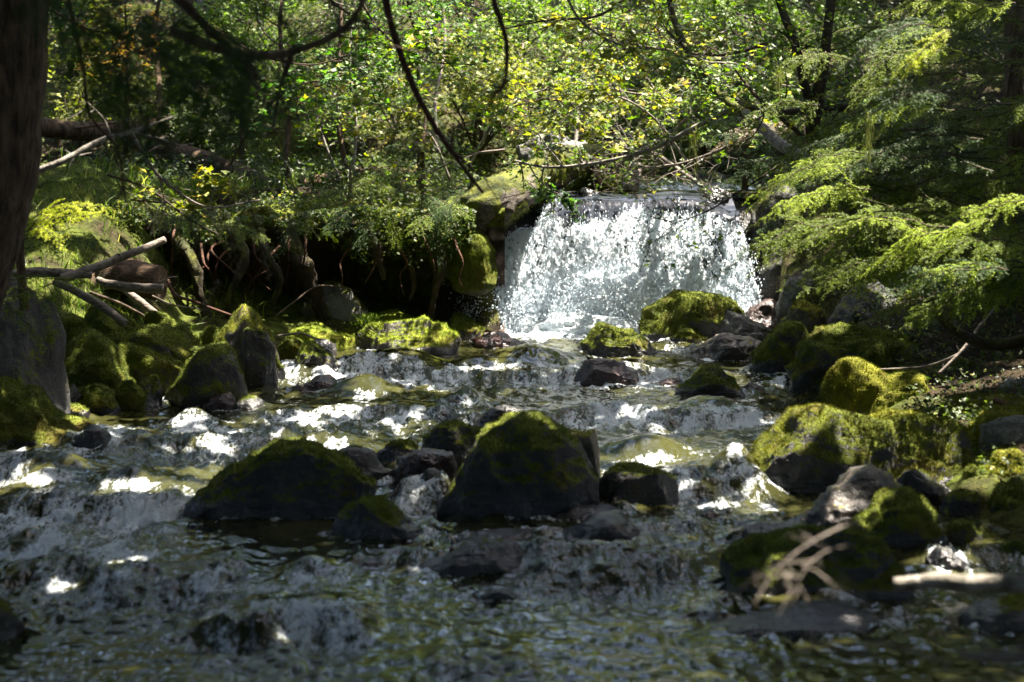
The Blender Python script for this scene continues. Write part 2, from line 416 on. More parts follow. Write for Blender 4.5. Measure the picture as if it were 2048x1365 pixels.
xs = np.concatenate([np.linspace(-70, -11, 30)[:-1], np.linspace(-11, 11, 190), np.linspace(11, 70, 30)[1:]])
ys = np.concatenate([np.linspace(2, 9, 15)[:-1], np.linspace(9, 34, 210), np.linspace(34, 55, 70)[1:], np.linspace(55, 150, 40)[1:]])
gx, gy = np.meshgrid(xs, ys); q = np.stack([gx.ravel(), gy.ravel(), 0 * gx.ravel()], -1)
z = zg(q[:, 0], q[:, 1]); xl = np.interp(q[:, 1], LY, LX); xr = np.interp(q[:, 1], RY, RX)
out = sstep(-.1, .6, np.maximum(xl - q[:, 0], q[:, 0] - xr))
q[:, 2] = z + out * (.16 * fbm(q * 1.3, 4, 3) + .05 * fbm(q * 6, 3, 4)) + sstep(33, 40, q[:, 1]) * .5 * fbm(q * .35, 3, 8)
nx, ny = len(xs), len(ys)
i = np.arange(ny - 1)[:, None] * nx; j = np.arange(nx - 1)[None]
GF = np.stack([i + j, i + j + 1, i + j + nx + 1, i + j + nx], -1).reshape(-1, 4)
mo = np.where(q[:, 1] < 29, .62, .42) - .38 * sstep(.5, 1.5, q[:, 0] - xr) * (q[:, 1] < 31) + .2 * fbm(q * .8, 2, 6)  # moss thinned on the right bank to put shade into its colour
g = MB(); g.add(q, GF, 0, mo)
tag(g.build('ground', M['ground']), 'mossy forest floor, streambed and wooded hillside', kind='structure')

# ---------------------------------------------------------------- stream surface
#  cascades: x px, y px of the foot line, half width px, height m, length upstream m, foam, tail m
CASC = [(1010, 768, 470, .12, 1.0, .85, 1.1), (640, 764, 120, .12, .8, .8, .9), (1330, 850, 260, .14, 1.1, .75, .9), (800, 846, 330, .10, 1.0, .75, 1.5),
        (160, 1035, 240, .15, 1.9, .85, 1.9), (330, 905, 300, .12, .9, .62, 1.1), (-60, 960, 160, .2, .8, .8, 1.2), (1440, 992, 120, .20, .9, .8, 1.1), (1230, 760, 90, .08, .5, .9, .5),
        (845, 1012, 62, .32, .45, .75, .8), (560, 1285, 190, .16, .8, .62, .9), (230, 1190, 260, .10, .7, .6, .8), (1180, 1172, 240, .05, .9, .55, .45), (1300, 1075, 130, .07, .5, .6, 1.2), (660, 900, 60, .08, .6, 1.0, .6),
        (1420, 708, 120, .05, .4, .5, .5), (780, 1120, 90, .04, .5, .5, .4), (1960, 1130, 120, .05, .4, .5, .5), (960, 1355, 120, .05, .4, .5, .4)]
#  water riding over hidden stones: x, y, half width px, height m, half depth m
HUMP = [(1060, 745, 95, .20, .55), (800, 748, 80, .18, .4), (950, 752, 50, .1, .3), (1140, 1160, 105, .09, .40), (1300, 1165, 110, .09, .4), (380, 868, 45, .16, .25), (720, 800, 60, .16, .4),
        (100, 985, 70, .14, .4), (250, 1000, 60, .12, .3), (930, 818, 40, .12, .3), (1420, 840, 70, .12, .35), (1290, 925, 75, .14, .4), (1480, 975, 45, .16, .3), (40, 1110, 60, .12, .35), (620, 1170, 60, .08, .3)]
STONES = []
CALM = [(1350, 1320, 700, 90, 1), (100, 1330, 420, 40, .9), (640, 1065, 150, 22, .9), (760, 1105, 130, 22, .9), (1000, 1060, 120, 14, .6), (250, 835, 130, 16, .9), (1330, 790, 130, 14, .8), (1260, 705, 100, 10, .5), (900, 845, 60, 8, .8), (1600, 1000, 120, 14, .8), (640, 700, 80, 8, .8), (1560, 830, 80, 14, .5), (1250, 900, 110, 18, .7)]
#  soft white water: x, y, half width px, half height px, amount
SOFT = [(110, 1060, 230, 40, .82), (260, 1110, 240, 40, .68), (520, 1190, 150, 20, .70), (560, 1245, 200, 26, .74), (900, 1265, 260, 12, .5), (60, 930, 160, 24, .6), (380, 880, 260, 20, .66), (1180, 1195, 320, 10, .6), (1400, 1010, 110, 18, .68), (1450, 930, 90, 26, .66), (830, 1030, 130, 10, .72), (900, 770, 330, 10, .72), (760, 835, 280, 12, .62), (1250, 858, 260, 8, .66), (1180, 715, 120, 14, .55), (520, 850, 160, 12, .55), (300, 1180, 260, 12, .45), (1250, 1130, 220, 12, .5)]
def surf(X, Y, detail=True):
    z = wz(Y); foam = np.full_like(X, .06); turb = np.full_like(X, .16)
    p3 = np.stack([X, Y, 0 * X], -1)
    wob = .45 * fbm(p3 * .9, 3, 31) + .18 * fbm(p3 * 4, 2, 32)
    for (cx, cy, hw, h, Lu, fo, tail) in CASC:
        c = W(cx, cy); hx = hw / F * c[1]
        wx = 1 - sstep(.65, 1.15, np.abs(X - c[0]) / hx)
        q_ = (X - c[0]) / hx; s = Y - c[1] - wob * min(1.0, hx) - (.22 * np.sin(cx * 1.7) * q_ * q_ + .18 * np.sin(q_ * 4.5 + cx)) * min(1.0, hx)
        prof = np.where(s > 0, sstep(0, .28 + h * .6, s) * np.exp(-np.maximum(s, 0) / Lu * .9), 0) - .22 * np.exp(-((s + .12) / .18) ** 2)
        z = z + h * prof * wx
        fm = np.where(s > 0, np.exp(-(s / (.35 + h)) ** 2) * .9, np.exp(s / (tail * .55)))
        foam = np.maximum(foam, fo * wx * fm); turb = np.maximum(turb, wx * np.where(s > 0, np.exp(-(s / .6) ** 2), np.exp(s / tail)))
    for (cx, cy, hw, h, dy) in HUMP:
        c = W(cx, cy); hx = hw / F * c[1]; c1 = c[1] + dy
        r2 = ((X - c[0]) / hx) ** 2 + ((Y - c1) / dy) ** 2
        z = z + h * np.exp(-r2 * 1.1) * 1.1
        foam = np.maximum(foam, .85 * np.exp(-(((X - c[0]) / hx / 1.2) ** 2 + ((Y - c1 + dy * 1.3) / .22) ** 2)))
        foam = foam * (1 - .5 * np.exp(-r2 * 1.6))
    b = W(1180, 662); r = np.sqrt(((X - b[0]) / 2.1) ** 2 + ((Y - 28.2) / 1.15) ** 2)
    bfoam = 1.35 * (1 - sstep(.75, 1.35, r)); foam = np.maximum(foam, bfoam); turb = np.maximum(turb, 1 - sstep(.8, 1.6, r))
    for (sx, sy, sw, sd) in STONES:          # water piles up, breaks and trails round each stone
        m = (np.abs(X - sx) < sw * 2.2 + .3) & (np.abs(Y - sy) < sd * 2.5 + 1.2)
        x_, y_ = X[m] - sx, Y[m] - sy; r = np.sqrt((x_ / sw) ** 2 + (y_ / sd) ** 2); wd = .22 / max(sw, .25)
        ring = np.exp(-((r - 1.0) / (.10 + wd * .5)) ** 2); wake = np.exp(-((np.abs(x_) / sw - 1.0) / .28) ** 2) * np.exp(-np.maximum(-y_, 0) / 1.0) * (y_ < .1)
        br_ = .75 + .6 * vn(np.stack([X[m] * 6, Y[m] * 3, 0 * x_], -1), 57)
        foam[m] = np.maximum(foam[m], np.maximum(.62 * ring, .5 * wake) * br_); turb[m] = np.maximum(turb[m], .55 * np.maximum(ring, wake)); z[m] = z[m] + .035 * ring * (y_ > 0)
    calm = np.zeros_like(X)
    for (cx, cy, rx, ry, k) in CALM:
        c = W(cx, cy); c2 = W(cx, cy + ry); calm = np.maximum(calm, k * np.exp(-(((X - c[0]) / (rx / F * c[1])) ** 2 + ((Y - c[1]) / (c[1] - c2[1])) ** 2)))
    turb = turb * (1 - .85 * calm); foam = foam * (1 - .8 * calm)
    for (cx, cy, rx, ry, k) in SOFT:
        c = W(cx, cy); c2 = W(cx, cy + ry); foam = np.maximum(foam, k * np.exp(-(((X - c[0]) / (rx / F * c[1])) ** 2 + ((Y - c[1]) / (c[1] - c2[1])) ** 2)))
    big = fbm(p3 * np.array([.9, .6, 1]), 3, 40)
    foam = foam + .22 * big * (foam > .05) + .10 * sstep(.1, .5, fbm(p3 * np.array([1.1, 2.2, 1]), 3, 44))
    q1 = np.stack([X * 1.6 + .8 * big, Y * 1.25, 0 * X], -1)
    z = z + turb * (.042 * ridge(q1, 2, 41) + .04 * fbm(q1 * 3.1, 3, 42)) + .012 * fbm(q1 * 5, 2, 46)
    z = z + (.004 + .016 * turb) * ridge(np.stack([X * 7, Y * 6, 0 * X], -1), 2, 43) + .004 * turb * fbm(np.stack([X * 22, Y * 20, 0 * X], -1), 2, 45)
    ch = ridge(np.stack([X * 9 + 1.5 * big, Y * 7.5, 0 * X], -1), 2, 47)
    w2 = ridge(np.stack([X * 5.5 + 2 * big, Y * 2.6 + big, 0 * X], -1), 2, 53); w3 = vn(np.stack([X * 12 + big * 3, Y * 4.2, 0 * X], -1), 54)
    z = z + (.14 + .86 * turb) * (.030 * w2 + .020 * w3) + turb * .008 * ch
    br = fbm(np.stack([X * 6 + big, Y * 1.9, 0 * X], -1), 3, 49)
    foam = np.where(foam < 1.0, foam * (.80 + .95 * br), foam) + .16 * turb * (ch - .2) - .02
    return z, np.clip(foam, 0, 1.4), turb

# ================================================================ boulders
def ico(n):
    import bmesh
    bm = bmesh.new(); bmesh.ops.create_icosphere(bm, subdivisions=n, radius=1)
    v = np.array([q.co[:] for q in bm.verts]); f = np.array([[w.index for w in q.verts] for q in bm.faces]); bm.free()
    return v, f
L_ = 'mossy boulders on the left bank'; C_ = 'boulders in the stream'; R_ = 'mossy rocks on the right bank'
ICO = {n: ico(n) for n in (4, 5, 6)}
def rock(x0, x1, yt, yb, prof, moss, label, Y=None, mat='rock', dep=.42, seed=0, tuft=None, wet=1.0, name='boulder', flat=.25, cuts=9, group=None, boxy=.62, sink=.28, lean=0.0, tuftn=1.0):
    rg = np.random.default_rng(1000 + seed + int(x0) * 7 + int(yt))
    Yf = Y if Y is not None else rowY(yb)
    hw = (x1 - x0) / 2 / F * Yf; dp = max(hw * 2 * dep, .08); Yc = Yf + dp * .8
    hw *= Yc / Yf; xc = ((x0 + x1) / 2 - 1024) / F * Yc
    zt = -(yt - HY) / F * (Yc - dp * .1); zb = -(yb - HY) / F * Yf; H = max(zt - zb, .04)
    big = (x1 - x0) > 150
    d, f = ICO[6 if (x1 - x0) > 260 else 5 if (x1 - x0) > 70 else 4]
    v = np.sign(d) * np.abs(d) ** boxy; v /= np.maximum(np.abs(v).max(0), 1e-6)
    # random flat faces
    for k in range(cuts):
        n = rg.normal(size=3); n[2] = abs(n[2]) * .7; n /= np.linalg.norm(n); o = rg.uniform(.80, 1.05)
        s = np.maximum(v @ n - o, 0); v = v - s[:, None] * n * .92
    # outline of the top
    u = np.clip(v[:, 0], -1, 1); h = np.interp(u * .5 + .5, np.linspace(0, 1, len(prof)), prof)
    env = np.maximum(1 - np.abs(u) ** 4, .1) ** .4
    z = np.where(v[:, 2] > 0, v[:, 2] * np.minimum(h / env, 1.18), v[:, 2] * (sink + .12) / H)
    ps = np.stack([v[:, 0] * hw, v[:, 1] * dp, z * H], -1)
    sc = 1.0 / max(hw, H)
    am = min(hw, H * 1.2, dp * 1.5)
    nn = nrm(ps / np.array([hw, dp, H]) ** 1.0)
    off = seed * 3.7 + x0 * .013
    dsp = am * (.17 * fbm(ps * sc * 1.6 + off, 3, 90) + .085 * ridge(ps * sc * 3.1 + off, 3, 91) + .03 * fbm(ps * sc * 9 + off, 3, 92)) + .014 * fbm(ps * 11, 3, 93)
    ps = ps + nn * dsp[:, None]
    ps[:, 1] += lean * ps[:, 2]
    ps += np.array([xc, Yc, zb])
    if group == C_ or (wet > .5 and group is not None): STONES.append((xc, Yc, hw * .95, dp * .95))
    # normals
    fn = np.cross(ps[f[:, 1]] - ps[f[:, 0]], ps[f[:, 2]] - ps[f[:, 0]]); vnm = np.zeros_like(ps)
    for k in range(3): np.add.at(vnm, f[:, k], fn)
    vnm = nrm(vnm)
    hgt = ps[:, 2] - zb
    a = moss * 1.15 - .55 + .62 * vnm[:, 2] + .32 * fbm(ps * 2.6 + off, 3, 94) + .14
    a = a + .25 * (moss > .8)
    a = a - .9 * (1 - sstep(.02, .14 + .1 * (1 - moss), hgt)) * wet
    a = np.clip(a, 0, 1)
    b = wet * (1 - sstep(.06, .30, hgt)) + (.55 if moss < .35 and wet > .5 else .0) * wet; b = np.clip(b, 0, 1)
    g = MB(); g.add(ps, f, 0, a, b)
    o = g.build(name, M[mat], None, (xc, Yc, zb)); tag(o, label, name.replace('_', ' '), group)
    # moss: short blades over the mossy skin, a part of its own
    fa = a[f].mean(1); area = np.linalg.norm(fn, axis=1) / 2; front = (ps[f].mean(1)[:, 1] < Yc + dp * .75) & (hgt[f].mean(1) > .02)
    w = area * sstep(.46, .60, fa) * front
    N_ = int(min(w.sum() * 3600 * tuftn, 15000))
    if N_ > 60:
        idx = rg.choice(len(f), N_, p=w / w.sum()); r1, r2 = rg.random(N_), rg.random(N_); fl = r1 + r2 > 1; r1[fl], r2[fl] = 1 - r1[fl], 1 - r2[fl]
        pp = ps[f[idx, 0]] * (1 - r1 - r2)[:, None] + ps[f[idx, 1]] * r1[:, None] + ps[f[idx, 2]] * r2[:, None]
        nm = vnm[f[idx, 0]]
        cl = fbm(pp * 7, 2, 95)
        up = nrm(nm + rg.normal(0, .45, (N_, 3)) + [0, 0, .15]); sd = nrm(np.cross(up, rg.normal(size=(N_, 3))))
        L = (.016 + .016 * rg.random(N_) + .014 * np.clip(cl, 0, 1))[:, None] * (1.0 if Yf > 15 else .8)
        g = MB(); place(g, BLADE, pp - up * .004, sd * .009, up * L, nm, 0, np.clip(.45 + .6 * cl + rg.normal(0, .15, N_), 0, 1))
        t = tuft or {'rockbright': 'mossbright', 'rockgold': 'mossgold'}.get(mat, 'mosstuft')
        mo_ = g.build('moss', M[t], None, (xc, Yc, zb)); mo_.parent = o; mo_.location = (0, 0, 0)
    return o

#  left bank
rock(-150, 205, 755, 900, [1, 1, .98, .9, .78, .6, .38, .15], .85, 'big green mossy boulder sloping into the water at the left edge', group=L_, seed=1)
rock(150, 218, 848, 896, [.5, .8, 1, .8, .4], .1, 'small wet black stone beside the toe of the left edge boulder', Y=19.0, group=L_, seed=2, name='stone')
rock(-190, 124, 535, 830, [.95, 1, 1, 1, .99, .97, .93, .8], .5, 'huge dark upright boulder under the leaning trunk', Y=20.2, mat='rock', group=L_, seed=3, boxy=.7, dep=.35, wet=.3)
rock(116, 182, 628, 692, [.5, .9, 1, .9, .5], .9, 'round mossy boulder with leafy sprig right beside the upright dark boulder', Y=22.9, group=L_, seed=4, wet=0)
rock(164, 300, 606, 700, [.8, 1, .95, .8, .62, .45, .3], .9, 'mossy boulder under the leaning pale pole, its right side sloping down', Y=23.6, group=L_, seed=5, wet=0)
rock(292, 358, 620, 668, [.7, 1, 1, .95, .6], .85, 'round olive mossy ball of a boulder below the log pile', Y=23.9, group=L_, seed=6, wet=0)
rock(345, 400, 648, 700, [.9, 1, .7, .4], .95, 'low mossy boulder just right of the round ball boulder', Y=23.6, group=L_, seed=61, wet=0)
rock(190, 402, 655, 735, [.5, .85, .8, .95, 1, .9, .7, .5], .7, 'long flat mossy boulder with bare grey patch below the round ball boulder', Y=22.9, group=L_, seed=7, wet=0)
rock(104, 278, 662, 806, [.55, .85, 1, .97, .85, .7, .5, .3], .85, 'broad olive mossy boulder with brown right shoulder above the small shore stones', Y=21.9, group=L_, seed=8, wet=.2)
rock(212, 384, 692, 752, [.75, 1, .95, .8, .65, .5], .85, 'low long mossy boulder with a dark hollow beneath its front', Y=22.5, group=L_, seed=9, wet=.2)
rock(100, 166, 764, 816, [.7, .8, .75, 1, .5], .45, 'small angular dark stone with mossy top at the left shore', Y=21.2, group=L_, seed=10, name='stone')
rock(148, 246, 772, 828, [.6, 1, 1, .8, .4], .95, 'smooth rounded mossy stone beside the angular one at the shore', Y=21.3, group=L_, seed=11, name='stone')
rock(112, 180, 806, 832, [.5, 1, .9, .5], .85, 'lowest flat mossy stone at the left waterline', Y=20.9, group=L_, seed=12, name='stone')
rock(246, 322, 748, 818, [.25, .5, .8, 1, .97], .65, 'dark pointed stone with steep right side beside the narrow gap of water', Y=21.6, group=L_, seed=13, name='stone')
rock(262, 350, 724, 776, [.7, 1, .95, .7, .5], .75, 'mossy brown stone lying behind the dark pointed one', Y=22.6, group=L_, seed=14, name='stone', wet=0)
rock(325, 506, 684, 824, [.18, .45, .72, .92, 1, 1, .9, .62], .66, 'dark triangular boulder with green mossy rim at the left shore', group=L_, seed=15, dep=.42, boxy=.75)
rock(422, 552, 605, 752, [.4, .62, .82, .95, 1, 1, .88], .62, 'tall leaning boulder with tan upper side and mossy crown', Y=23.6, mat='rocktan', group=L_, seed=16, boxy=.75, cuts=10)
rock(478, 556, 660, 756, [.8, 1, .97, .92, .85], .6, 'mossy block propped against the tall leaning boulder', Y=23.2, group=L_, seed=17, boxy=.5)
rock(536, 570, 690, 752, [1, .8, .5, .3], .95, 'narrow mossy stone at the foot of the mossy block', Y=23.6, group=L_, seed=171, name='stone')
rock(462, 530, 790, 828, [.3, .7, 1, .95, .4], .5, 'small mossy stone in the water below the dark triangular boulder', group=L_, seed=18, name='stone')
rock(408, 478, 786, 830, [.3, .7, .9, 1, .6], .1, 'red brown stone leaning on the triangular boulder', mat='rockred', group=L_, seed=181, name='stone')
rock(498, 560, 750, 780, [.6, 1, .8, .5], .45, 'low dark stone at the waterline below the tall leaning boulder', group=L_, seed=19, name='stone')
rock(572, 692, 690, 754, [.3, .7, 1, .95, .7, .5, .3], .5, 'wet dark boulder capped with vivid green moss', mat='rock', tuft='mossbright', group=C_, seed=20)
rock(612, 672, 680, 706, [.5, 1, .95, .6], .1, 'grey bare stone behind the boulder with the vivid green cap', Y=25.2, mat='rockgrey', group=C_, seed=21, name='stone')
rock(582, 706, 755, 790, [.3, .6, .95, 1, .6, .3], .05, 'flat wet red brown stone awash below the green capped boulder', mat='rockred', group=C_, seed=22, name='stone')
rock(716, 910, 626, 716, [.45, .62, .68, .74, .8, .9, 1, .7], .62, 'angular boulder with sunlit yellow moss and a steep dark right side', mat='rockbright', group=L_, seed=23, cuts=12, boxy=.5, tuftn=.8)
rock(888, 968, 630, 676, [.6, 1, .9, .6, .4], .9, 'low dark mossy stone between the sunlit boulder and the waterfall', Y=26.9, group=L_, seed=24, name='stone')
rock(612, 732, 570, 644, [.4, .85, 1, .97, .85, .7, .4], .4, 'dark boulder with a grey slab top at the mouth of the undercut', Y=26.9, mat='rockgrey', group=L_, seed=25, cuts=13, wet=0)
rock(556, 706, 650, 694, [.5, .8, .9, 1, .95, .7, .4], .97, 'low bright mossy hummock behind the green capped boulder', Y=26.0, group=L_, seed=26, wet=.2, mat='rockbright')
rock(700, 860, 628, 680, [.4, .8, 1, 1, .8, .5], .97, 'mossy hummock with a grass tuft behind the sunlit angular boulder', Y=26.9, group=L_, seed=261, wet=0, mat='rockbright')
rock(560, 680, 632, 668, [.5, .8, 1, .9, .6], .97, 'flat mossy hummock in front of the dark undercut', Y=27.0, group=L_, seed=262, wet=0)
rock(940, 1050, 664, 700, [.4, .8, 1, .8, .4], .05, 'flat brown wet stone at the left foot of the waterfall', mat='rockred', group=C_, seed=27, name='stone')
#  near the falls
rock(1275, 1500, 590, 686, [.3, .55, .85, 1, .98, .92, .8, .65, .5], .78, 'large mossy boulder standing in front of the waterfall', group=C_, seed=28, mat='rock', tuft='mosstuft', cuts=6)
rock(1338, 1412, 648, 686, [.2, .7, 1, .7, .2], .95, 'small mossy cone of a stone at the front of the large waterfall boulder', Y=26.6, group=C_, seed=29, name='stone')
rock(1404, 1566, 624, 692, [.7, 1, .95, .85, .7, .5, .3], .15, 'smooth grey wet boulder with pale lichen right of the mossy waterfall boulder', Y=26.6, mat='rockgrey', group=C_, seed=30)
rock(1478, 1584, 604, 670, [.4, .8, 1, .95, .6], .03, 'glistening red brown boulder at the right foot of the waterfall', Y=27.4, mat='rockred', group=C_, seed=31)
rock(1160, 1314, 652, 722, [.2, .7, 1, .86, .84, .78, .6, .25], .55, 'angular dark boulder with green patches alone in the pool below the waterfall', group=C_, seed=32, cuts=13, boxy=.55)
rock(1372, 1528, 664, 724, [.15, .4, .8, 1, .95, .9, .6], .05, 'flat layered brown stone slab slanting into the water', mat='rocktan', group=C_, seed=33, cuts=16)
rock(1142, 1272, 720, 772, [.6, .9, 1, .95, .8, .4], .03, 'low wet purple brown dome with water running round it', mat='rockred', group=C_, seed=34, cuts=4)
rock(1348, 1502, 738, 804, [.15, .55, .9, 1, .9, .6, .15], .5, 'dark peaked boulder with moss on its left slope in midstream', group=C_, seed=35, dep=.35)
rock(1480, 1550, 766, 804, [.9, 1, .7, .3], .03, 'wet red stone against the right side of the dark peaked boulder', mat='rockred', Y=22.9, group=C_, seed=36, name='stone')
#  right bank
rock(1508, 1630, 642, 748, [.3, .6, .9, 1, .95, .8], .8, 'dark mossy boulder at the right shore, left of the broad one', Y=24.4, group=R_, seed=38)
rock(1556, 1836, 650, 792, [.35, .8, 1, .98, .95, .92, .85, .7], .7, 'broad dark mossy boulder with bare grey patch on the right shore', Y=23.1, group=R_, seed=39, boxy=.55)
rock(1562, 1650, 600, 664, [.5, .9, 1, .8, .5], .6, 'brown mossy stone behind the broad right shore boulder', Y=25.6, group=R_, seed=40, mat='rockgold', wet=0)
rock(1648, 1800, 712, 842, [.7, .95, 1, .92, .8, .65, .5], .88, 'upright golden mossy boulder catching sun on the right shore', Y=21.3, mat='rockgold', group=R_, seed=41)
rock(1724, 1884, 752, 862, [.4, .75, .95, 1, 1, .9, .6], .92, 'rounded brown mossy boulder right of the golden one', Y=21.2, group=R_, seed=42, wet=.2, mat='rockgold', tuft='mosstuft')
rock(1850, 1950, 748, 850, [.8, 1, .95, .85, .6], .9, 'mossy boulder with rounded shoulder behind the brown mossy one', Y=21.6, group=R_, seed=421, wet=0)
rock(1684, 1830, 676, 770, [.5, .85, 1, .9, .7], .9, 'dull mossy mound behind the golden boulder', Y=22.9, group=R_, seed=43, wet=0)
rock(1800, 1980, 690, 780, [.6, .9, 1, .95, .8], .9, 'dark mossy mound beneath the fallen twigs', Y=23.0, group=R_, seed=431, wet=0)
rock(1455, 1935, 832, 988, [.06, .22, .55, .92, 1, .98, .96, .95, .95, .93, .85, .6], .62, 'long dark ledge boulder with mossy back beside the bright cascade', group=R_, seed=44, boxy=.55, dep=.26, cuts=8, tuft='mossgold')
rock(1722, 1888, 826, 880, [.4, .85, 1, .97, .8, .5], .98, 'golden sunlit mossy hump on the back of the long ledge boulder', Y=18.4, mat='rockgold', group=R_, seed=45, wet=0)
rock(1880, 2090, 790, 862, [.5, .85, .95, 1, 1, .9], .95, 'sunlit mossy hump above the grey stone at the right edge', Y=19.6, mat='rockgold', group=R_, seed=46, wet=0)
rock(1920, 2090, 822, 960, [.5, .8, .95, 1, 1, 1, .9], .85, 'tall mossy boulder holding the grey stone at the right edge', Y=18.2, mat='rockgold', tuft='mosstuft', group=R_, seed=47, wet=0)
rock(1966, 2130, 838, 902, [.6, .9, 1, .95, .9], .03, 'smooth grey stone resting on moss at the right edge', Y=17.7, mat='rockgrey', group=R_, seed=48, wet=0, name='stone', cuts=4)
rock(1962, 2130, 738, 812, [.2, .6, .85, 1, 1], .08, 'flat tan bare boulder high on the right bank', Y=20.8, mat='rockgrey', group=R_, seed=49, wet=0)
rock(1920, 2010, 930, 1000, [.5, .9, 1, .8, .5], .9, 'mossy stone below the tall right edge boulder', Y=17.1, group=R_, seed=50, wet=0, name='stone')
rock(1976, 2070, 898, 972, [.4, .9, 1, .8, .6], .97, 'pointed golden mossy stone catching the sun at the right edge', Y=17.0, mat='rockgold', group=R_, seed=501, wet=0, name='stone')
rock(1950, 2100, 968, 1080, [.5, .9, 1, .95, .9, .8], .7, 'large dark mossy boulder low at the right edge', Y=16.4, group=R_, seed=51, wet=.2)
rock(1782, 1896, 934, 1010, [.9, 1, .85, .6, .3], .35, 'dark wedge stone with a pale edge behind the grey brown boulder', Y=16.9, group=R_, seed=52, name='stone')
rock(1880, 1970, 980, 1070, [.6, .9, 1, .9, .6], .5, 'shaded mossy stone between the wedge stone and the right edge boulder', Y=16.5, group=R_, seed=521, name='stone', wet=.2)
rock(1612, 1850, 948, 1075, [.25, .55, .85, 1, .98, .85, .6], .15, 'bare grey brown boulder behind the tangle of twigs', Y=15.9, mat='rocktan', group=R_, seed=53)
rock(1700, 1896, 990, 1104, [.5, .85, 1, .97, .8, .5], .75, 'dull mossy boulder in front of the bare grey brown one', Y=15.3, group=R_, seed=54)
rock(1450, 1830, 1064, 1212, [.75, .98, 1, .97, .95, .97, .95, .9, .85, .7], .68, 'long flat topped mossy slab behind the dry twigs', Y=13.9, group=R_, seed=55, boxy=.42, dep=.3, cuts=5)
rock(1478, 1660, 1044, 1084, [.7, 1, .95, .9, .7], .1, 'low black stone behind the flat topped slab', Y=15.3, group=R_, seed=56, name='stone')
rock(1405, 1790, 1218, 1284, [.3, .6, .8, .9, 1, .9, .9, .7, .5], .3, 'low dark stone strewn with orange needles near the bottom right', Y=12.9, group=R_, seed=58, name='stone')
rock(1852, 1930, 1098, 1160, [.6, 1, 1, .7], .15, 'small black stone in the back eddy at right', Y=14.6, group=R_, seed=59, name='stone')
rock(1920, 2110, 1196, 1262, [.3, .7, .9, 1, 1], .5, 'brown mossy stone under the pale log', Y=13.0, group=R_, seed=60, mat='rockgold', name='stone', tuft='mosstuft')
#  centre
rock(385, 744, 886, 1040, [.14, .36, .6, .86, .98, 1, .96, .84, .64, .34], .56, 'big dark pyramid boulder with mossy top, left of midstream', group=C_, seed=61, dep=.32, boxy=.6, cuts=7)
rock(655, 788, 898, 1005, [.5, .9, 1, .95, .85, .7], .3, 'dark blocky boulder behind the pyramid boulder', Y=17.7, group=C_, seed=62, boxy=.5)
rock(668, 856, 996, 1086, [.3, .85, 1, .85, .55, .35, .1], .5, 'small dark mossy boulder at the right toe of the pyramid boulder', group=C_, seed=63)
rock(884, 1194, 843, 1034, [.05, .5, .76, .9, .98, 1, .97, .9, .74, .4], .55, 'largest round boulder at the centre with brown moss on top', group=C_, seed=64, dep=.40, cuts=4, boxy=.8)
rock(846, 968, 850, 920, [.5, .9, 1, .95, .8], .7, 'mossy stone tucked behind the left of the round centre boulder', Y=18.4, group=C_, seed=65)
rock(758, 850, 884, 926, [.4, .9, 1, .8, .5], .6, 'low mossy stone above the little cascade', Y=18.6, group=C_, seed=651, name='stone')
rock(1105, 1200, 862, 960, [.95, 1, .95, .92, .9], .35, 'square cut dark boulder with sunlit yellow corner behind the round centre boulder', Y=17.9, group=C_, seed=66, boxy=.35, cuts=3, mat='rockgold')
rock(952, 1068, 810, 862, [.3, .8, 1, .9, .5], .1, 'dark wet stone peeping over the back of the round centre boulder', Y=19.6, group=C_, seed=67, name='stone')
rock(1165, 1348, 938, 1010, [.55, .9, .98, 1, 1, .9, .4], .5, 'flat mossy dark boulder at the right of the round centre boulder', Y=16.9, group=C_, seed=68, boxy=.5, dep=.3)
rock(1110, 1302, 1030, 1092, [.2, .5, .8, 1, .95, .6, .3], .06, 'low black wet boulder in front of the flat mossy one', group=C_, seed=69)
rock(1070, 1260, 1012, 1050, [.4, .8, 1, .9, .6], .08, 'flat wet stone slab awash just below the round centre boulder', Y=16.3, group=C_, seed=70, name='stone')
rock(818, 1066, 1078, 1150, [.08, .3, .55, .85, 1, .95, .85, .5], .22, 'long black wedge boulder low in midstream', group=C_, seed=71, dep=.28)
rock(922, 1094, 1060, 1104, [.5, .95, .8, .7, .9, .5], .05, 'brown knobbly stone behind the long black wedge', Y=15.3, mat='rockred', group=C_, seed=72, name='stone', cuts=14)
rock(794, 912, 902, 952, [.6, .9, 1, .95, .9], .05, 'brown ledge stone carrying the little cascade', Y=17.6, mat='rockred', group=C_, seed=74, name='stone')
rock(832, 884, 940, 1002, [.8, 1, 1, .8], .02, 'black stone splitting the little cascade in two', Y=17.2, group=C_, seed=741, name='stone', boxy=.45)
rock(1158, 1200, 912, 975, [.6, 1, .7, .3], .05, 'small pale edged stone wedged beside the square cut boulder', Y=17.3, group=C_, seed=742, name='stone')
rock(-100, 48, 1168, 1290, [1, .95, .85, .6, .3], .6, 'blurred mossy stone at the lower left edge', Y=12.7, group=L_, seed=75, name='stone', mat='rockgold', tuft='mosstuft')
rock(-60, 22, 912, 950, [.9, 1, .6], .1, 'small black stone at the left edge below the mossy boulder', Y=18.0, group=L_, seed=76, name='stone')
rock(1040, 1170, 268, 318, [.4, .9, 1, .9, .6], .03, 'pale grey boulder on the hillside above the waterfall', Y=33.5, mat='rockgrey', seed=77, wet=0)
rock(500, 600, 222, 262, [.4, .9, 1, .9, .6], .1, 'grey stone half hidden by bushes on the left hillside', Y=39, mat='rockgrey', seed=78, wet=0)
rock(1555, 1680, 540, 606, [.5, .9, 1, .9, .6], .05, 'shaded grey boulder under the hemlock beside the waterfall', Y=26.8, mat='rockgrey', group=R_, seed=79, wet=0)
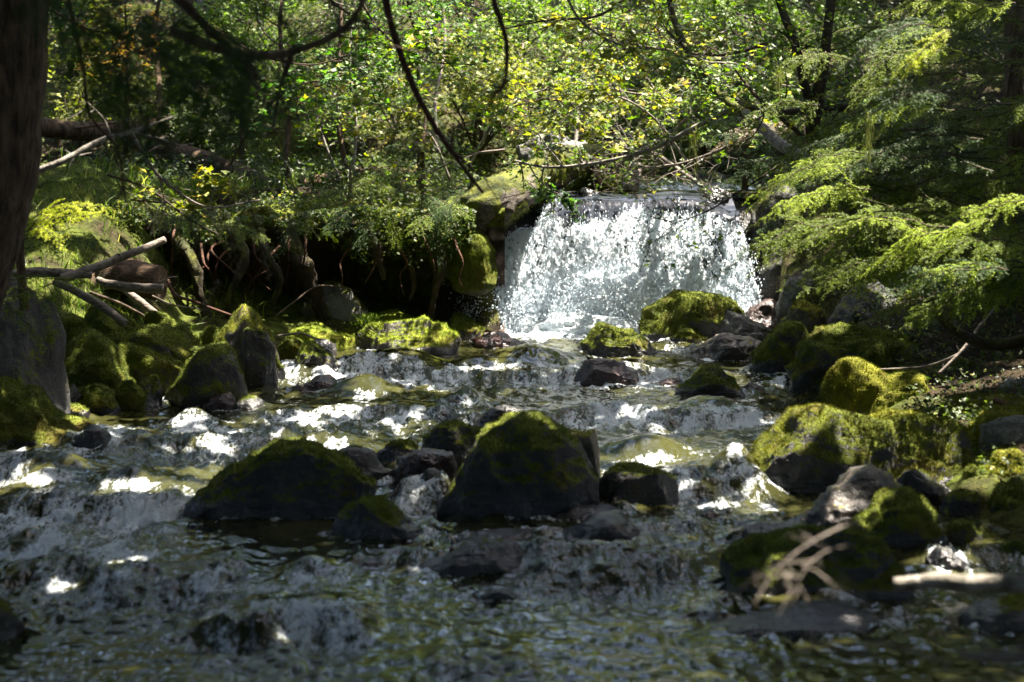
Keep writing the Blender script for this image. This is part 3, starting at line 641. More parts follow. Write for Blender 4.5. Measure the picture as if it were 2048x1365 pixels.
rock(1130, 1240, 345, 392, [.5, .9, 1, .8, .6], .85, 'mossy stone on the waterfall lip beside the end of the log', Y=30.2, seed=80, wet=.3)
rock(1330, 1480, 340, 386, [.5, .9, 1, .8, .6], .3, 'dark stone above the right of the waterfall lip', Y=31.5, seed=81, wet=.3)
rock(1500, 1640, 372, 470, [.5, .8, 1, .95, .8, .6], .4, 'dark mossy boulder holding the right end of the waterfall lip', Y=28.5, group=R_, seed=82, wet=.2)
rock(1515, 1680, 440, 560, [.4, .8, 1, .95, .9], .3, 'dark boulder beside the right half of the waterfall, under the feathery twigs', Y=28.0, group=R_, seed=83, wet=.3)
rock(1640, 1830, 560, 680, [.5, .9, 1, .95, .8], .35, 'shaded dark boulder under the drooping hemlock above the broad shore boulder', Y=25.5, group=R_, seed=84, wet=0)
rock(1800, 2080, 600, 740, [.5, .9, 1, .95, .8], .3, 'large shaded dark boulder beneath the lowest hemlock boughs', Y=23.5, group=R_, seed=85, wet=0)
extra = [
 (182, 232, 700, 742, 22.7, 'small mossy stone wedged between the broad olive boulder and the long flat one'), (372, 420, 690, 740, 22.6, 'mossy stone filling the gap left of the tall leaning boulder'),
 (300, 352, 676, 716, 23.4, 'mossy lump at the back edge of the long flat boulder'), (128, 176, 700, 745, 22.4, 'mossy stone showing above the left end of the broad olive boulder'),
 (400, 446, 650, 690, 24.4, 'mossy stone in the shade behind the tall leaning boulder'), (232, 290, 760, 806, 21.5, 'rounded stone nestled left of the dark pointed one'),
 (560, 612, 676, 706, 25.0, 'flat mossy stone left of the bare grey one')]
for q, (x0, x1, yt, yb, Y, lab) in enumerate(extra): rock(x0, x1, yt, yb, [.5, .85, 1, .9, .5], .88, lab, Y=Y, group=L_, seed=200 + q, wet=.1, name='stone')
extra = [
 (1880, 1940, 860, 905, 18.6, 'mossy stone behind the left shoulder of the tall right edge boulder'), (1850, 1915, 890, 935, 17.9, 'mossy stone at the right end of the long ledge boulder'),
 (1930, 1985, 1000, 1040, 16.6, 'small mossy stone under the large dark right edge boulder'), (1830, 1880, 1010, 1050, 16.2, 'dark round stone behind the dull mossy boulder'),
 (1890, 1960, 1040, 1090, 15.4, 'wet black stone at the edge of the right eddy'), (1990, 2060, 1080, 1130, 14.9, 'mossy stone above the pale log at the right edge'),
 (1640, 1700, 690, 730, 23.6, 'mossy lump on top of the broad dark shore boulder'), (1890, 1960, 720, 770, 22.2, 'mossy stone under the crossing fallen twigs')]
for q, (x0, x1, yt, yb, Y, lab) in enumerate(extra): rock(x0, x1, yt, yb, [.5, .85, 1, .9, .5], .75, lab, Y=Y, group=R_, seed=230 + q, wet=.3, name='stone')
extra = [(1060, 1120, 1096, 1124, 'small wet stone above the riffle in front of the long black wedge'), (700, 770, 1118, 1146, 'wet dark stone awash left of the long black wedge'), (480, 560, 868, 890, 'low black stone just upstream of the pyramid boulder'), (1310, 1370, 756, 776, 'tiny wet stone left of the dark peaked boulder'),
 (960, 1030, 1180, 1204, 'dark stone barely breaking the water below the long black wedge'), (880, 930, 800, 822, 'dark wet stone awash upstream of the round centre boulder'), (60, 130, 968, 996, 'black stone awash in the left rapids'), (1390, 1440, 1020, 1040, 'little wet stone in the bright riffle below the cascade')]
for q, (x0, x1, yt, yb, lab) in enumerate(extra): rock(x0, x1, yt, yb, [.4, .85, 1, .9, .4], .05, lab, mat='rockred' if q % 2 else 'rock', group=C_, seed=260 + q, name='stone')
rock(905, 992, 462, 560, [.7, .95, 1, .97, .85, .6], 1.0, 'shaggy green moss knob bulging beside the left edge of the waterfall', Y=27.0, group=L_, seed=90, wet=0, sink=.1, boxy=.8, name='moss_knob')
rock(860, 960, 420, 500, [.6, .9, 1, .95, .8], .95, 'mossy hummock where the big log meets the bank', Y=27.3, group=L_, seed=91, wet=0, boxy=.8, name='moss_knob')
for q, (x0, x1, yt, Y, lab) in enumerate([(340, 470, 408, 28.4, 'left one of the mossy hummocks on top of the undercut bank'), (455, 580, 418, 28.0, 'hummock on the undercut bank left of the thick mossy root'), (590, 720, 405, 28.3, 'hummock on the undercut bank above the dark hollow'), (735, 850, 424, 28.0, 'hummock on the undercut bank under the ferny young hemlock')]):
    rock(x0, x1, yt, 462, [.4, .8, 1, .9, .6, .4], .8, lab, Y=Y, mat='bank', tuft='mosstuft', group='hummocks on the bank top', seed=300 + q, wet=0, name='hummock', boxy=.85, cuts=3)
rock(1150, 1205, 376, 402, [.5, 1, .8, .4], .1, 'small dark wet stone splitting the water on the waterfall lip, left one', Y=28.85, group=C_, seed=310, name='stone')
rock(1392, 1458, 374, 402, [.5, .9, 1, .5], .1, 'small dark wet stone breaking the right part of the waterfall lip', Y=28.8, group=C_, seed=311, name='stone')
v = 1 / np.linspace(1 / 7.5, 1 / 28.75, 1150); u = np.linspace(-1, 1, 860)
uu, vv = np.meshgrid(u, v); Yg = vv.ravel(); Xg = uu.ravel() * (Yg * .275 + .9)
Zg, Fg, Tg = surf(Xg, Yg)
nx, ny = len(u), len(v); i = np.arange(ny - 1)[:, None] * nx; j = np.arange(nx - 1)[None]
WF = np.stack([i + j, i + j + 1, i + j + nx + 1, i + j + nx], -1).reshape(-1, 4)
g = MB(); g.add(np.stack([Xg, Yg, Zg], -1), WF, 0, Fg, np.clip(.12 + Tg, 0, 1))
tag(g.build('stream', M['water']), 'rushing stream with white rapids', kind='structure')
# upper stream above the lip
xs2 = np.linspace(-.35, 3.75, 120); ys2 = np.linspace(28.98, 34.5, 90); a_, b_ = np.meshgrid(xs2, ys2); X2, Y2 = a_.ravel(), b_.ravel()
p2 = np.stack([X2, Y2, 0 * X2], -1)
lipz = lambda X: .045 * fbm(np.stack([X * 1.7, 0 * X, 0 * X], -1), 3, 58)
Z2 = -.335 + lipz(X2) * (1 - sstep(29.5, 30.5, Y2)) + .012 * (Y2 - 29) + .015 * fbm(p2 * 4, 3, 50) + sstep(30.6, 31.2, Y2) * .16 + .01 * ridge(p2 * 9, 2, 52)
fo2 = .10 + .38 * np.exp(-((Y2 - 30.7) / .25) ** 2) * sstep(2.0, 2.4, X2) + .1 * fbm(p2 * 3, 2, 51)
i = np.arange(89)[:, None] * 120; j = np.arange(119)[None]
g = MB(); g.add(np.stack([X2, Y2, Z2], -1), np.stack([i + j, i + j + 1, i + j + 121, i + j + 120], -1).reshape(-1, 4), 0, fo2, .5)
tag(g.build('upper_stream', M['water']), 'stream above the waterfall lip', kind='structure')

# ---------------------------------------------------------------- waterfall curtain
fx0, fx1 = (985 - 1024) / F * 28, (1525 - 1024) / F * 28
nu, nv = 420, 260
us = np.linspace(0, 1, nu); vs = np.linspace(0, 1, nv); a_, b_ = np.meshgrid(us, vs); U, V = a_.ravel(), b_.ravel()
vq = np.array([0, .15, .3, .45, .6, .8, 1.0]); xa_ = np.interp(V, vq, (np.array([1048, 1050, 1012, 988, 984, 1000, 1008]) - 1024) / F * 28) + .05 * fbm(np.stack([V * 7, 0 * V, 0 * V], -1), 3, 66); xb_ = np.interp(V, vq, (np.array([1478, 1482, 1490, 1496, 1500, 1520, 1535]) - 1024) / F * 28) + .06 * fbm(np.stack([V * 7 + 5, 0 * V, 0 * V], -1), 3, 67)
X = xa_ + (xb_ - xa_) * U
k = np.clip((V - .14) / .86, 0, 1)                         # 0 at the lip, 1 at the foot
Yf = 29.0 - .35 * sstep(0, .18, V) - .95 * k ** .6
Zf = -.335 - .05 * sstep(0, .16, V) - 1.95 * k ** 1.25
drop = .42 * (1 - sstep(.10, .16, U)) + .20 * sstep(.80, .98, U)   # the sheet starts lower at both sides
Zf = Zf + lipz(X) * (1 - k); Zf = Zf - drop * (1 - k) * sstep(.0, .14, V); Yf = Yf - drop * .25 * (1 - k)
p = np.stack([X * 3.2, Zf * .9, Yf], -1)
n1 = fbm(p, 3, 60); n2 = fbm(p * np.array([4.2, 3.2, 1]), 3, 61); n3 = ridge(np.stack([X * 14, Zf * 5, 0 * X], -1), 3, 62)
Yf = Yf - k * (.10 * n1 + .055 * n2 + .03 * n3) - .12 * np.exp(-((U - .2) / .1) ** 2) * k
Yf = Yf - k * .035 * vn(np.stack([X * 22, Zf * 12, 0 * X], -1), 65); X = X + .05 * k * fbm(p * 2.1, 2, 64) 
start = .20 + .16 * sstep(.12, .3, U) - .08 * sstep(.3, .5, U) + .08 * fbm(np.stack([U * 9, 0 * U, 0 * U], -1), 3, 63)
foam = .12 + .66 * sstep(start - .03, start + .07, V) + .35 * sstep(.62, 1, V) + .22 * n1 + .18 * np.exp(-((U - .10) / .10) ** 2)
foam = foam - .36 * sstep(.72, 1.0, U) * (1 - .5 * V) - .2 * np.exp(-(U / .05) ** 2)
foam = foam + .8 * np.exp(-(((U - .44) / .17) ** 2)) * sstep(.58, .82, V)
i = np.arange(nv - 1)[:, None] * nu; j = np.arange(nu - 1)[None]
FALLV = np.stack([X, Yf, Zf], -1)
g = MB(); g.add(FALLV, np.stack([i + j, i + j + nu, i + j + nu + 1, i + j + 1], -1).reshape(-1, 4), 0, foam)
tag(g.build('waterfall', M['falls']), 'white curtain of falling water', kind='structure')
# churned white mound at the foot
def mound(cx, cy, cz, rx, ry, rz, seed, nu=90, nv=60):
    a, b = np.meshgrid(np.linspace(0, 2 * np.pi, nu), np.linspace(0, np.pi * .55, nv)); a, b = a.ravel(), b.ravel()
    d = np.stack([np.cos(a) * np.sin(b), np.sin(a) * np.sin(b), np.cos(b)], -1)
    r = 1 + .25 * fbm(d * 2.2 + seed, 4, seed) + .10 * fbm(d * 9 + seed, 3, seed + 1)
    v = d * r[:, None] * np.array([rx, ry, rz]) + np.array([cx, cy, cz])
    i = np.arange(nv - 1)[:, None] * nu; j = np.arange(nu - 1)[None]
    return v, np.stack([i + j, i + j + nu, i + j + nu + 1, i + j + 1], -1).reshape(-1, 4)
g = MB()
for (mx_, my_, ww, hh) in [(1190, 668, 110, 125), (1100, 668, 95, 70), (1270, 662, 85, 110), (1060, 668, 55, 42), (1320, 655, 55, 60), (1170, 672, 120, 50), (1100, 676, 95, 22), (1230, 678, 60, 24)]:
    c = P(mx_, my_, 27.95 if my_ < 670 else 27.6); s = 28 / F
    vv_, ff_ = mound(c[0], c[1], c[2] - .05, ww * s, .34 if hh > 30 else .45, hh * s, mx_)
    g.add(vv_, ff_, 0, 1.15)
tag(g.build('splash_foam', M['falls']), 'churned white foam at the foot of the waterfall', kind='stuff')
# ---------------------------------------------------------------- droplets
g = MB(); rg = np.random.default_rng(5)
def drops(pos, s0, s1, el=(1, 1, 1), m=0):
    n = len(pos)
    if n == 0: return
    s = (s0 + (s1 - s0) * rg.random(n) ** 2.2)[:, None]; th = rg.uniform(0, np.pi, n); rt = rg.normal(0, .25, n)
    ax = np.stack([np.cos(th), np.sin(th), 0 * th], -1); ay = np.stack([-np.sin(th), np.cos(th), 0 * th], -1)
    az = nrm(np.stack([rt, 0 * rt, np.ones(n)], -1))
    place(g, OCTA, pos, ax * s * el[0], ay * s * el[1], az * s * el[2], m, 0.0, OCTF, True)
n = 32000; idx = rg.integers(0, len(FALLV), n * 2); fx = FALLV[idx]; kk = V[idx]
pr = foam[idx] * (kk > .2) * (.55 + .45 * (vn(np.stack([fx[:, 0] * 9, fx[:, 2] * 4.5, 0 * kk], -1), 77)))
fx = fx[rg.random(len(fx)) < pr * .7][:n]
drops(fx + rg.normal(0, 1, fx.shape) * [.03, .05, .03] - [0, .05, 0], .0028, .0100, (.8, .8, 3.0))
c = P(1180, 640, 27.9); n = 26000
a = rg.normal(0, 1, (n, 3)) * [.66, .20, .36] + c; a[:, 2] = np.abs(a[:, 2] + 2.2) - 2.2
drops(a, .004, .015)
c = P(1470, 560, 28.0); drops(rg.normal(0, 1, (1500, 3)) * [.16, .12, .22] + c, .004, .014, (.8, .8, 1.5))
c = P(965, 620, 27.4); drops(rg.normal(0, 1, (420, 3)) * [.16, .12, .20] + c, .005, .016)
tag(g.build('waterfall_spray', M['drops']), 'droplets flung from the waterfall', kind='stuff')
# spatter over the rapids
g = MB(); sel = rg.integers(0, len(Xg), 90000)
pr = sstep(.55, 1.0, Fg[sel]) * (.4 + .6 * (vn(np.stack([Xg[sel] * 3, Yg[sel] * 3, 0 * Xg[sel]], -1), 78) > 0)); ok = rg.random(len(sel)) < pr * .6; sel = sel[ok][:22000]
pp = np.stack([Xg[sel], Yg[sel], Zg[sel]], -1) + rg.normal(0, 1, (len(sel), 3)) * [.02, .02, .0]
pp[:, 2] += np.abs(rg.normal(0, .022, len(sel))) + .004
drops(pp, .0025, .009, (1.3, 1.0, .8))
tag(g.build('rapids_spray', M['drops']), 'spatter thrown up over the rapids', kind='stuff')

# ---------------------------------------------------------------- undercut bank and the ledge behind the falls
def sweep(xa, xb, n, prof, seed, mossf, wetf=None, amp=.12):
    m = 70; c = np.array(prof); t = np.linspace(0, 1, len(c)); tt = np.linspace(0, 1, m)
    us = np.linspace(0, 1, n); V_ = []
    pr = curve(np.stack([0 * c[:, 0], c[:, 0], c[:, 1]], -1), m)
    X = xa + (xb - xa) * us
    v = np.zeros((n, m, 3)); v[:, :, 0] = X[:, None]; v[:, :, 1] = pr[None, :, 1]; v[:, :, 2] = pr[None, :, 2]
    v = v.reshape(-1, 3)
    i = np.arange(n - 1)[:, None] * m; j = np.arange(m - 1)[None]
    return v, np.stack([i + j, i + j + m, i + j + m + 1, i + j + 1], -1).reshape(-1, 4), np.repeat(us, m), np.tile(tt, n)
v, f, uu_, tt_ = sweep(-5.6, -.1, 260, [(26.9, -2.25), (27.7, -2.15), (28.35, -1.95), (28.6, -1.5), (28.3, -1.05), (27.6, -.86), (27.35, -.72), (27.5, -.60), (28.2, -.55), (29.2, -.52), (30.2, -.50)], 70, None)
xpx = v[:, 0] / 28 * F + 1024
deep = sstep(600, 680, xpx) * (1 - sstep(930, 985, xpx)); mid = ((tt_ > .12) & (tt_ < .62))
fill = (1 - deep) * np.exp(-((tt_ - .36) / .14) ** 2)
v[:, 1] -= fill * .85 + 0
v[:, 1] += deep * np.exp(-((tt_ - .36) / .12) ** 2) * .7
v[:, 2] += sstep(.45, .75, tt_) * .30 * fbm(np.stack([v[:, 0] * .9, 0 * tt_, 0 * tt_], -1), 3, 74)
d = .24 * fbm(v * 1.4, 4, 71) + .09 * fbm(v * 5, 3, 72)
v[:, 1] -= d * sstep(0, .15, tt_) * 1.2; v[:, 2] += d * .6 * sstep(.5, .7, tt_) * (1 - sstep(.9, 1, tt_))
a = np.where(tt_ > .55, .75, .12) + .25 * fbm(v * 2, 3, 73) - .25 * deep * (tt_ < .5)
g = MB(); g.add(v, f, 0, a - .1)
tag(g.build('bank', M['bank']), 'undercut earth bank left of the waterfall', kind='structure')
v, f, uu_, tt_ = sweep(-.6, 5.2, 200, [(28.2, -2.5), (28.55, -2.0), (28.75, -1.4), (28.8, -.9), (28.95, -.55), (29.1, -.42), (29.5, -.45), (30.2, -.62)], 80, None)
d = .14 * fbm(v * 1.7, 4, 81) + .05 * ridge(v * 4, 3, 82); v[:, 1] -= d * sstep(0, .2, tt_) + sstep(3.5, 4.6, v[:, 0]) * .5
g = MB(); g.add(v, f, 0, .1 + .5 * sstep(3.6, 4.2, v[:, 0]), .9)
tag(g.build('ledge', M['rock']), 'dark rock ledge behind the waterfall', kind='structure')
LIT = [(P(1180, 560, 28), 1.5), (P(1080, 520, 28), 1.2), (P(1330, 520, 28), 1.5), (P(1440, 560, 28), 1.0), (P(1180, 650, 27.5), 1.3), (P(1380, 620, 27), .8), (P(1120, 335, 29.5), .45), (P(1040, 370, 28.4), .35), (P(960, 430, 27.3), .5),
       (P(800, 670, 26), .75), (P(620, 720, 24.4), .45), (P(690, 660, 26.4), .5), (P(1240, 690, 25.6), .35),
       (P(1450, 930, 18), .42), (P(1520, 960, 17.5), .25), (P(690, 880, 19.8), .40), (P(380, 858, 20.5), .2), (P(1185, 865, 18.2), .25), (P(1720, 760, 21.3), .50), (P(1800, 845, 18.6), .55), (P(1900, 840, 19.4), .5), (P(2010, 930, 17.2), .40), (P(1850, 790, 21), .35), (P(1640, 700, 23.5), .3), (P(1000, 870, 18), .12),
       (P(130, 430, 17.6), .42), (P(220, 430, 17.6), .34), (P(580, 905, 17.1), .25), (P(1020, 870, 17.2), .35), (P(130, 330, 17.2), .35), (P(1830, 130, 17.3), .40), (P(1500, 410, 19.5), .35), (P(1720, 490, 18.4), .70), (P(1500, 520, 18.8), .55), (P(1960, 450, 17.6), .45), (P(1830, 620, 17.8), .45), (P(1600, 470, 18.8), .5), (P(1900, 350, 19), .4), (P(1750, 260, 19), .55), (P(1930, 180, 19), .4), (P(1600, 120, 20), .4), (P(1620, 400, 20), .3),
       (P(330, 400, 21), .5), (P(640, 330, 31.5), .9), (P(440, 650, 24), .3), (P(230, 640, 24), .3), (P(430, 690, 22.5), .25), (P(500, 730, 23.4), .15), (P(1130, 250, 34), 1.6), (P(760, 180, 38), 2.3), (P(900, 250, 36), 2.0), (P(1000, 120, 39), 2.4), (P(1230, 150, 38), 2.4), (P(1350, 120, 36), 1.9), (P(560, 220, 38), 1.8), (P(640, 80, 41), 2.0), (P(1450, 60, 38), 1.8), (P(1240, 100, 26.4), 1.0), (P(1400, 180, 27), .9), (P(1650, 100, 38), 1.6), (P(160, 660, 24), .3), (P(1900, 1165, 10.5), .40), (P(1600, 1110, 8), .34), (P(290, 1057, 16.4), .16), (P(100, 850, 19), .2), (P(1780, 1000, 15.5), .2), (P(1560, 1090, 13.9), .22)]
LC = np.array([c for c, r in LIT]); LR = np.array([r for c, r in LIT])
def lit_block(p):
    d = p[:, None, :] - LC[None]; t = d @ TS; q = d - t[..., None] * TS; return ((np.linalg.norm(q, axis=-1) < LR[None]) & (t > 0)).any(1)
# ================================================================ logs, roots, bare sticks
def log(name, label, cat, pts, rad, mat, k=14, a=0.0, rough=.12, seed=0, n=40, group=None, stubs=0, b=0.0):
    pts = np.asarray(pts); pts = curve(pts, n) if len(pts) < 12 else pts
    rg = np.random.default_rng(500 + seed); g = MB()
    pts = pts + .2 * np.mean(rad) * np.stack([vn(np.stack([np.linspace(0, 5, len(pts)), 0 * pts[:, 0] + seed, 0 * pts[:, 0] + q], -1)) for q in range(3)], -1)
    tube(g, pts, rad, k, 0, a, b, rough=rough, seed=seed)
    for s in range(stubs):
        i = rg.integers(3, len(pts) - 3); d = nrm(rg.normal(size=3)); d[2] = abs(d[2]) * .6; r = np.mean(rad)
        q = [pts[i], pts[i] + d * r * 2, pts[i] + d * r * 2 + nrm(d + rg.normal(0, .5, 3)) * r * rg.uniform(1, 5)]
        tube(g, curve(q, 8), np.linspace(r * .3, r * .08, 8), 5, 0, 0.0, cap=False)
    o = g.build(name, M[mat], None, pts[0]); return tag(o, label, cat, group)
def PP(*l): return [P(*q) for q in l]
PX = lambda px, Y: px / F * Y
big = log('mossy_log', 'thick mossy fallen log sloping down to the left lip of the waterfall', 'log',
    PP((845, 540, 29.0), (905, 470, 27.9), (985, 408, 27.5), (1075, 356, 28.6), (1140, 328, 29.8), (1210, 306, 31), (1290, 292, 32.5)), np.array([.2, .30, .31, .27, .23, .17, .12]), 'mosslog', k=90, a='1.15', rough=.42, seed=3, n=120)
_v = np.array([q.co[:] for q in big.data.vertices]) + np.array(big.location[:]); _n = np.array([q.normal[:] for q in big.data.vertices])
_r = np.random.default_rng(8); _w = (_n[:, 1] < .6) & (_n[:, 2] > -.6); _i = _r.choice(np.nonzero(_w)[0], 24000); _p = _v[_i] + _r.normal(0, .025, (24000, 3)); _cl = fbm(_p * 5, 2, 131)
_ok = _cl > -.15; _p, _nn, _cl = _p[_ok], _n[_i][_ok], _cl[_ok]; _d = nrm(_nn * .35 + [0, 0, -.8] + _r.normal(0, .25, _p.shape)); _s = nrm(np.cross(_d, _nn + _r.normal(0, .3, _p.shape)))
_side = sstep(.75, .2, _nn[:, 2]) if False else 1 - sstep(.3, .8, _nn[:, 2]); g = MB(); place(g, BLADE, _p, _s * .012, _d * (.02 + (.02 + .09 * _side) * _r.random(len(_p)))[:, None], _nn, 0, np.clip(.5 + .7 * _cl, 0, 1)); _m = g.build('moss', M['mosstuft'], None, big.location[:]); _m.parent = big; _m.location = (0, 0, 0)
_w = np.nonzero((_n[:, 2] > .45))[0]; _i = _r.choice(_w, 420); g = MB(); leaves(g, _v[_i] + [0, 0, .02], .055, .35, 0, LEAF, None, _r)
tag(g.build('leaf_litter', M['orange']), 'fallen brown and yellow leaves lying on the mossy log', kind='stuff')
log('grey_stump', 'short grey dead pole standing on the waterfall lip', 'stump', PP((1262, 384, 30.0), (1268, 360, 30.1), (1276, 332, 30.3)), [.10, .095, .09], 'drift', seed=4, n=14)
log('brown_root', 'splintered brown root poking up left of the grey pole on the lip', 'root', PP((1200, 372, 30), (1185, 345, 30.1), (1170, 318, 30.4)), [.10, .07, .03], 'brownlog', seed=5, n=14)
log('fallen_log', 'light brown log lying level behind the left bank', 'log', PP((600, 374, 30.8), (720, 350, 31.2), (840, 348, 31.6)), [.13, .12, .10], 'brownlog', seed=6, stubs=3)
log('fallen_log', 'dark log slanting down to the right across the left hillside', 'log', PP((255, 272, 33), (400, 318, 32), (555, 385, 30.6)), [.16, .17, .13], 'bark', seed=7, stubs=4)
log('fallen_log', 'dark level log beside the leaning trunk, high on the left', 'log', PP((40, 250, 31), (160, 262, 31.5), (330, 250, 33)), [.16, .15, .12], 'bark', seed=8, stubs=3)
log('fallen_log', 'thin pale pole lying on the right hillside above the lip', 'log', PP((1190, 330, 32), (1300, 262, 33), (1390, 215, 34)), [.07, .06, .05], 'pale', seed=9)
G_ = 'driftwood jammed on the left bank'
log('drift_pole', 'smooth grey pole pointing up to the right over the driftwood pile', 'driftwood', PP((120, 560, 23.4), (230, 520, 23.8), (330, 481, 24.2)), [.06, .052, .042], 'drift', seed=10, group=G_, stubs=2)
log('drift_pole', 'bleached pole lying level left of the rotten stump', 'driftwood', PP((-20, 560, 23.2), (80, 545, 23.4), (184, 551, 23.6)), [.05, .06, .05], 'drift', seed=11, group=G_)
log('drift_pole', 'pale pole slanting down from the conifer twigs to the mossy boulder', 'driftwood', PP((110, 562, 23.2), (190, 604, 23.1), (252, 650, 23.0)), [.045, .05, .045], 'drift', seed=12, group=G_)
log('drift_pole', 'straight grey pole slanting down behind the round mossy ball', 'driftwood', PP((238, 570, 24.6), (280, 602, 24.4), (324, 640, 24.2)), [.04, .045, .045], 'drift', seed=13, group=G_)
log('drift_pole', 'curved grey branch lying along the bottom of the rotten stump', 'driftwood', PP((196, 560, 24.0), (240, 574, 23.9), (328, 578, 24.0)), [.035, .06, .06], 'drift', seed=14, group=G_)
log('drift_pole', 'thin dark stick crossing under the grey poles', 'driftwood', PP((180, 585, 24.2), (250, 612, 24.2), (300, 640, 24.3)), [.02, .02, .015], 'twig', seed=15, group=G_)
log('rotten_stump', 'weathered brown rotten stump with furrowed grain in the driftwood pile', 'stump', PP((150, 575, 25.3), (220, 560, 25.2), (322, 558, 25.0)), [.20, .26, .22], 'brownlog', k=26, rough=.3, seed=16)
log('dead_branch', 'long thin bare branch reaching from the driftwood to the tall leaning boulder', 'branch', PP((335, 560, 24.6), (352, 590, 24.5), (395, 606, 24.3), (470, 634, 24.0)), [.022, .02, .014], 'twigred', k=6, seed=17, stubs=3)
log('dead_branch', 'fine bare twig arching below the longer one by the undercut', 'branch', PP((305, 592, 24.4), (345, 610, 24.3), (400, 618, 24.2)), [.012, .012, .008], 'drift', k=5, seed=18)
log('dead_branch', 'short forked twig sticking right out of the rotten stump', 'branch', PP((318, 568, 24.8), (335, 557, 24.8), (355, 554, 24.7)), [.02, .014, .008], 'drift', k=5, seed=19, stubs=2)
log('dead_branch', 'pale curved stick lying on the moss behind the green capped boulder', 'branch', PP((556, 672, 25.3), (600, 668, 25.3), (640, 680, 25.1)), [.016, .018, .01], 'drift', k=6, seed=20)
log('dead_branch', 'thin dark twig leaning from the grey slab boulder to the moss', 'branch', PP((550, 634, 25.9), (590, 602, 26.2), (640, 572, 26.6), (720, 584, 26.8)), [.01, .012, .008], 'twig', k=5, seed=21)
G2 = 'fallen twigs on the right bank'
log('dead_branch', 'long grey twig lying across the moss at right', 'branch', PP((1752, 740, 21.6), (1840, 735, 21.5), (1905, 715, 21.4), (1950, 680, 21.5)), [.012, .018, .014], 'drift', k=6, seed=22, group=G2, stubs=3)
log('dead_branch', 'grey twig leaning steeply up to the right from the moss', 'branch', PP((1878, 748, 21.3), (1925, 700, 21.4), (1970, 640, 21.6), (2010, 590, 22)), [.018, .018, .01], 'drift', k=6, seed=23, group=G2, stubs=2)
log('dead_branch', 'brown broken stick pointing at the smooth grey stone', 'branch', PP((1990, 800, 19.0), (2030, 822, 18.8), (2090, 850, 18.6)), [.03, .03, .03], 'twigred', k=7, seed=24, group=G2)
log('dead_branch', 'small upright orange stick on the centre boulders', 'branch', PP((1003, 852, 18.6), (1001, 838, 18.6), (1003, 826, 18.6)), [.010, .010, .008], 'orange', k=5, seed=25)
log('dead_branch', 'short dark twig poking up left of the round centre boulder', 'branch', PP((920, 862, 18.5), (895, 850, 18.6), (873, 834, 18.7)), [.012, .009, .006], 'twig', k=5, seed=26)
log('dark_limb', 'dark heavy dead limb hanging low over the right bank', 'branch', PP((1840, 560, 20.5), (1870, 620, 20.5), (1920, 668, 20.4), (1990, 690, 20.2), (2090, 670, 20)), [.03, .045, .055, .06, .07], 'mossroot', a='.6', seed=27, stubs=5)
log('pale_log', 'pale peeled log end, out of focus, sticking in from the right edge', 'log', PP((1792, 1166, 10.6), (1900, 1164, 10.5), (2090, 1168, 10.3)), [.036, .046, .05], 'pale', k=18, seed=28, rough=.1)
log('pale_log', 'thin blurred pale stick at the bottom right corner', 'log', PP((1922, 1308, 8.6), (1990, 1312, 8.5), (2090, 1316, 8.4)), [.016, .022, .026], 'drift', k=10, seed=29)
# mossy roots of the undercut bank
G3 = 'mossy roots hanging off the undercut bank'
for q, (lab, pts, rad) in enumerate([
    ('thick mossy root running down behind the tall leaning boulder', [(560, 455, 27.3), (600, 520, 26.9), (630, 590, 26.9), (650, 640, 26.9)], [.10, .15, .10, .08]),
    ('mossy root arching over the top of the dark hollow', [(650, 450, 27.2), (710, 455, 26.9), (750, 490, 26.8), (768, 560, 26.9)], [.09, .11, .08, .03]),
    ('mossy root hanging straight down right of the dark hollow', [(868, 460, 27.2), (884, 520, 27.0), (872, 580, 27.0), (862, 640, 27.1)], [.12, .08, .05, .04]),
    ('dark mossy root wall beneath the green knob', [(915, 545, 27.4), (945, 575, 27.5), (968, 620, 27.5), (972, 668, 27.4)], [.12, .18, .15, .2]),
    ('twisted root crossing the earth face above the driftwood twigs', [(350, 470, 27.0), (390, 530, 26.6), (400, 590, 26.5), (420, 650, 26.5)], [.07, .08, .06, .05]),
    ('forked thin root hanging over the middle of the earth face', [(470, 460, 26.9), (490, 520, 26.5), (460, 590, 26.5), (455, 640, 26.5)], [.06, .06, .04, .03]),
    ('bare crooked root left of the dark hollow', [(520, 460, 26.9), (535, 510, 26.6), (560, 560, 26.6), (545, 610, 26.6)], [.05, .06, .05, .03]),
    ('slender root dangling into the right of the dark hollow', [(800, 460, 27.2), (812, 510, 27.0), (828, 560, 27.0), (820, 600, 27.0)], [.05, .05, .035, .02])]):
    log('root', lab, 'root', PP(*pts), rad, 'mossroot', k=18, a='.55', rough=.6, seed=40 + q, n=40, group=G3)
for q in range(16):
    x = [352, 372, 402, 430, 446, 480, 506, 580, 612, 690, 722, 782, 842, 900, 560, 466][q]; y = 455 + (q * 37) % 40; rq = np.random.default_rng(q + 600)
    c = [(x, y, 27.0)]
    for k in range(4): c.append((c[-1][0] + rq.normal(0, 14), c[-1][1] + rq.uniform(18, 40), 26.75 + rq.normal(0, .08)))
    lab = ['hair thin root hanging above the driftwood', 'hair thin rootlet beside the twisted root', 'thin rootlet right of the twisted root', 'thin rootlet left of the forked root', 'short rootlet touching the forked root', 'thin rootlet right of the forked root', 'rootlet left of the bare crooked root', 'rootlet beside the thick mossy root', 'rootlet in front of the thick mossy root', 'rootlet in the left of the dark hollow', 'rootlet at the centre of the dark hollow', 'rootlet left of the slender dangling root', 'rootlet left of the straight mossy root', 'rootlet left of the green knob', 'rootlet right of the bare crooked root', 'rootlet crossing the forked root'][q]
    log('rootlet', lab, 'root', PP(*c), [.022, .018, .012, .006], 'twigred', k=5, seed=80 + q, n=20, group=G3)

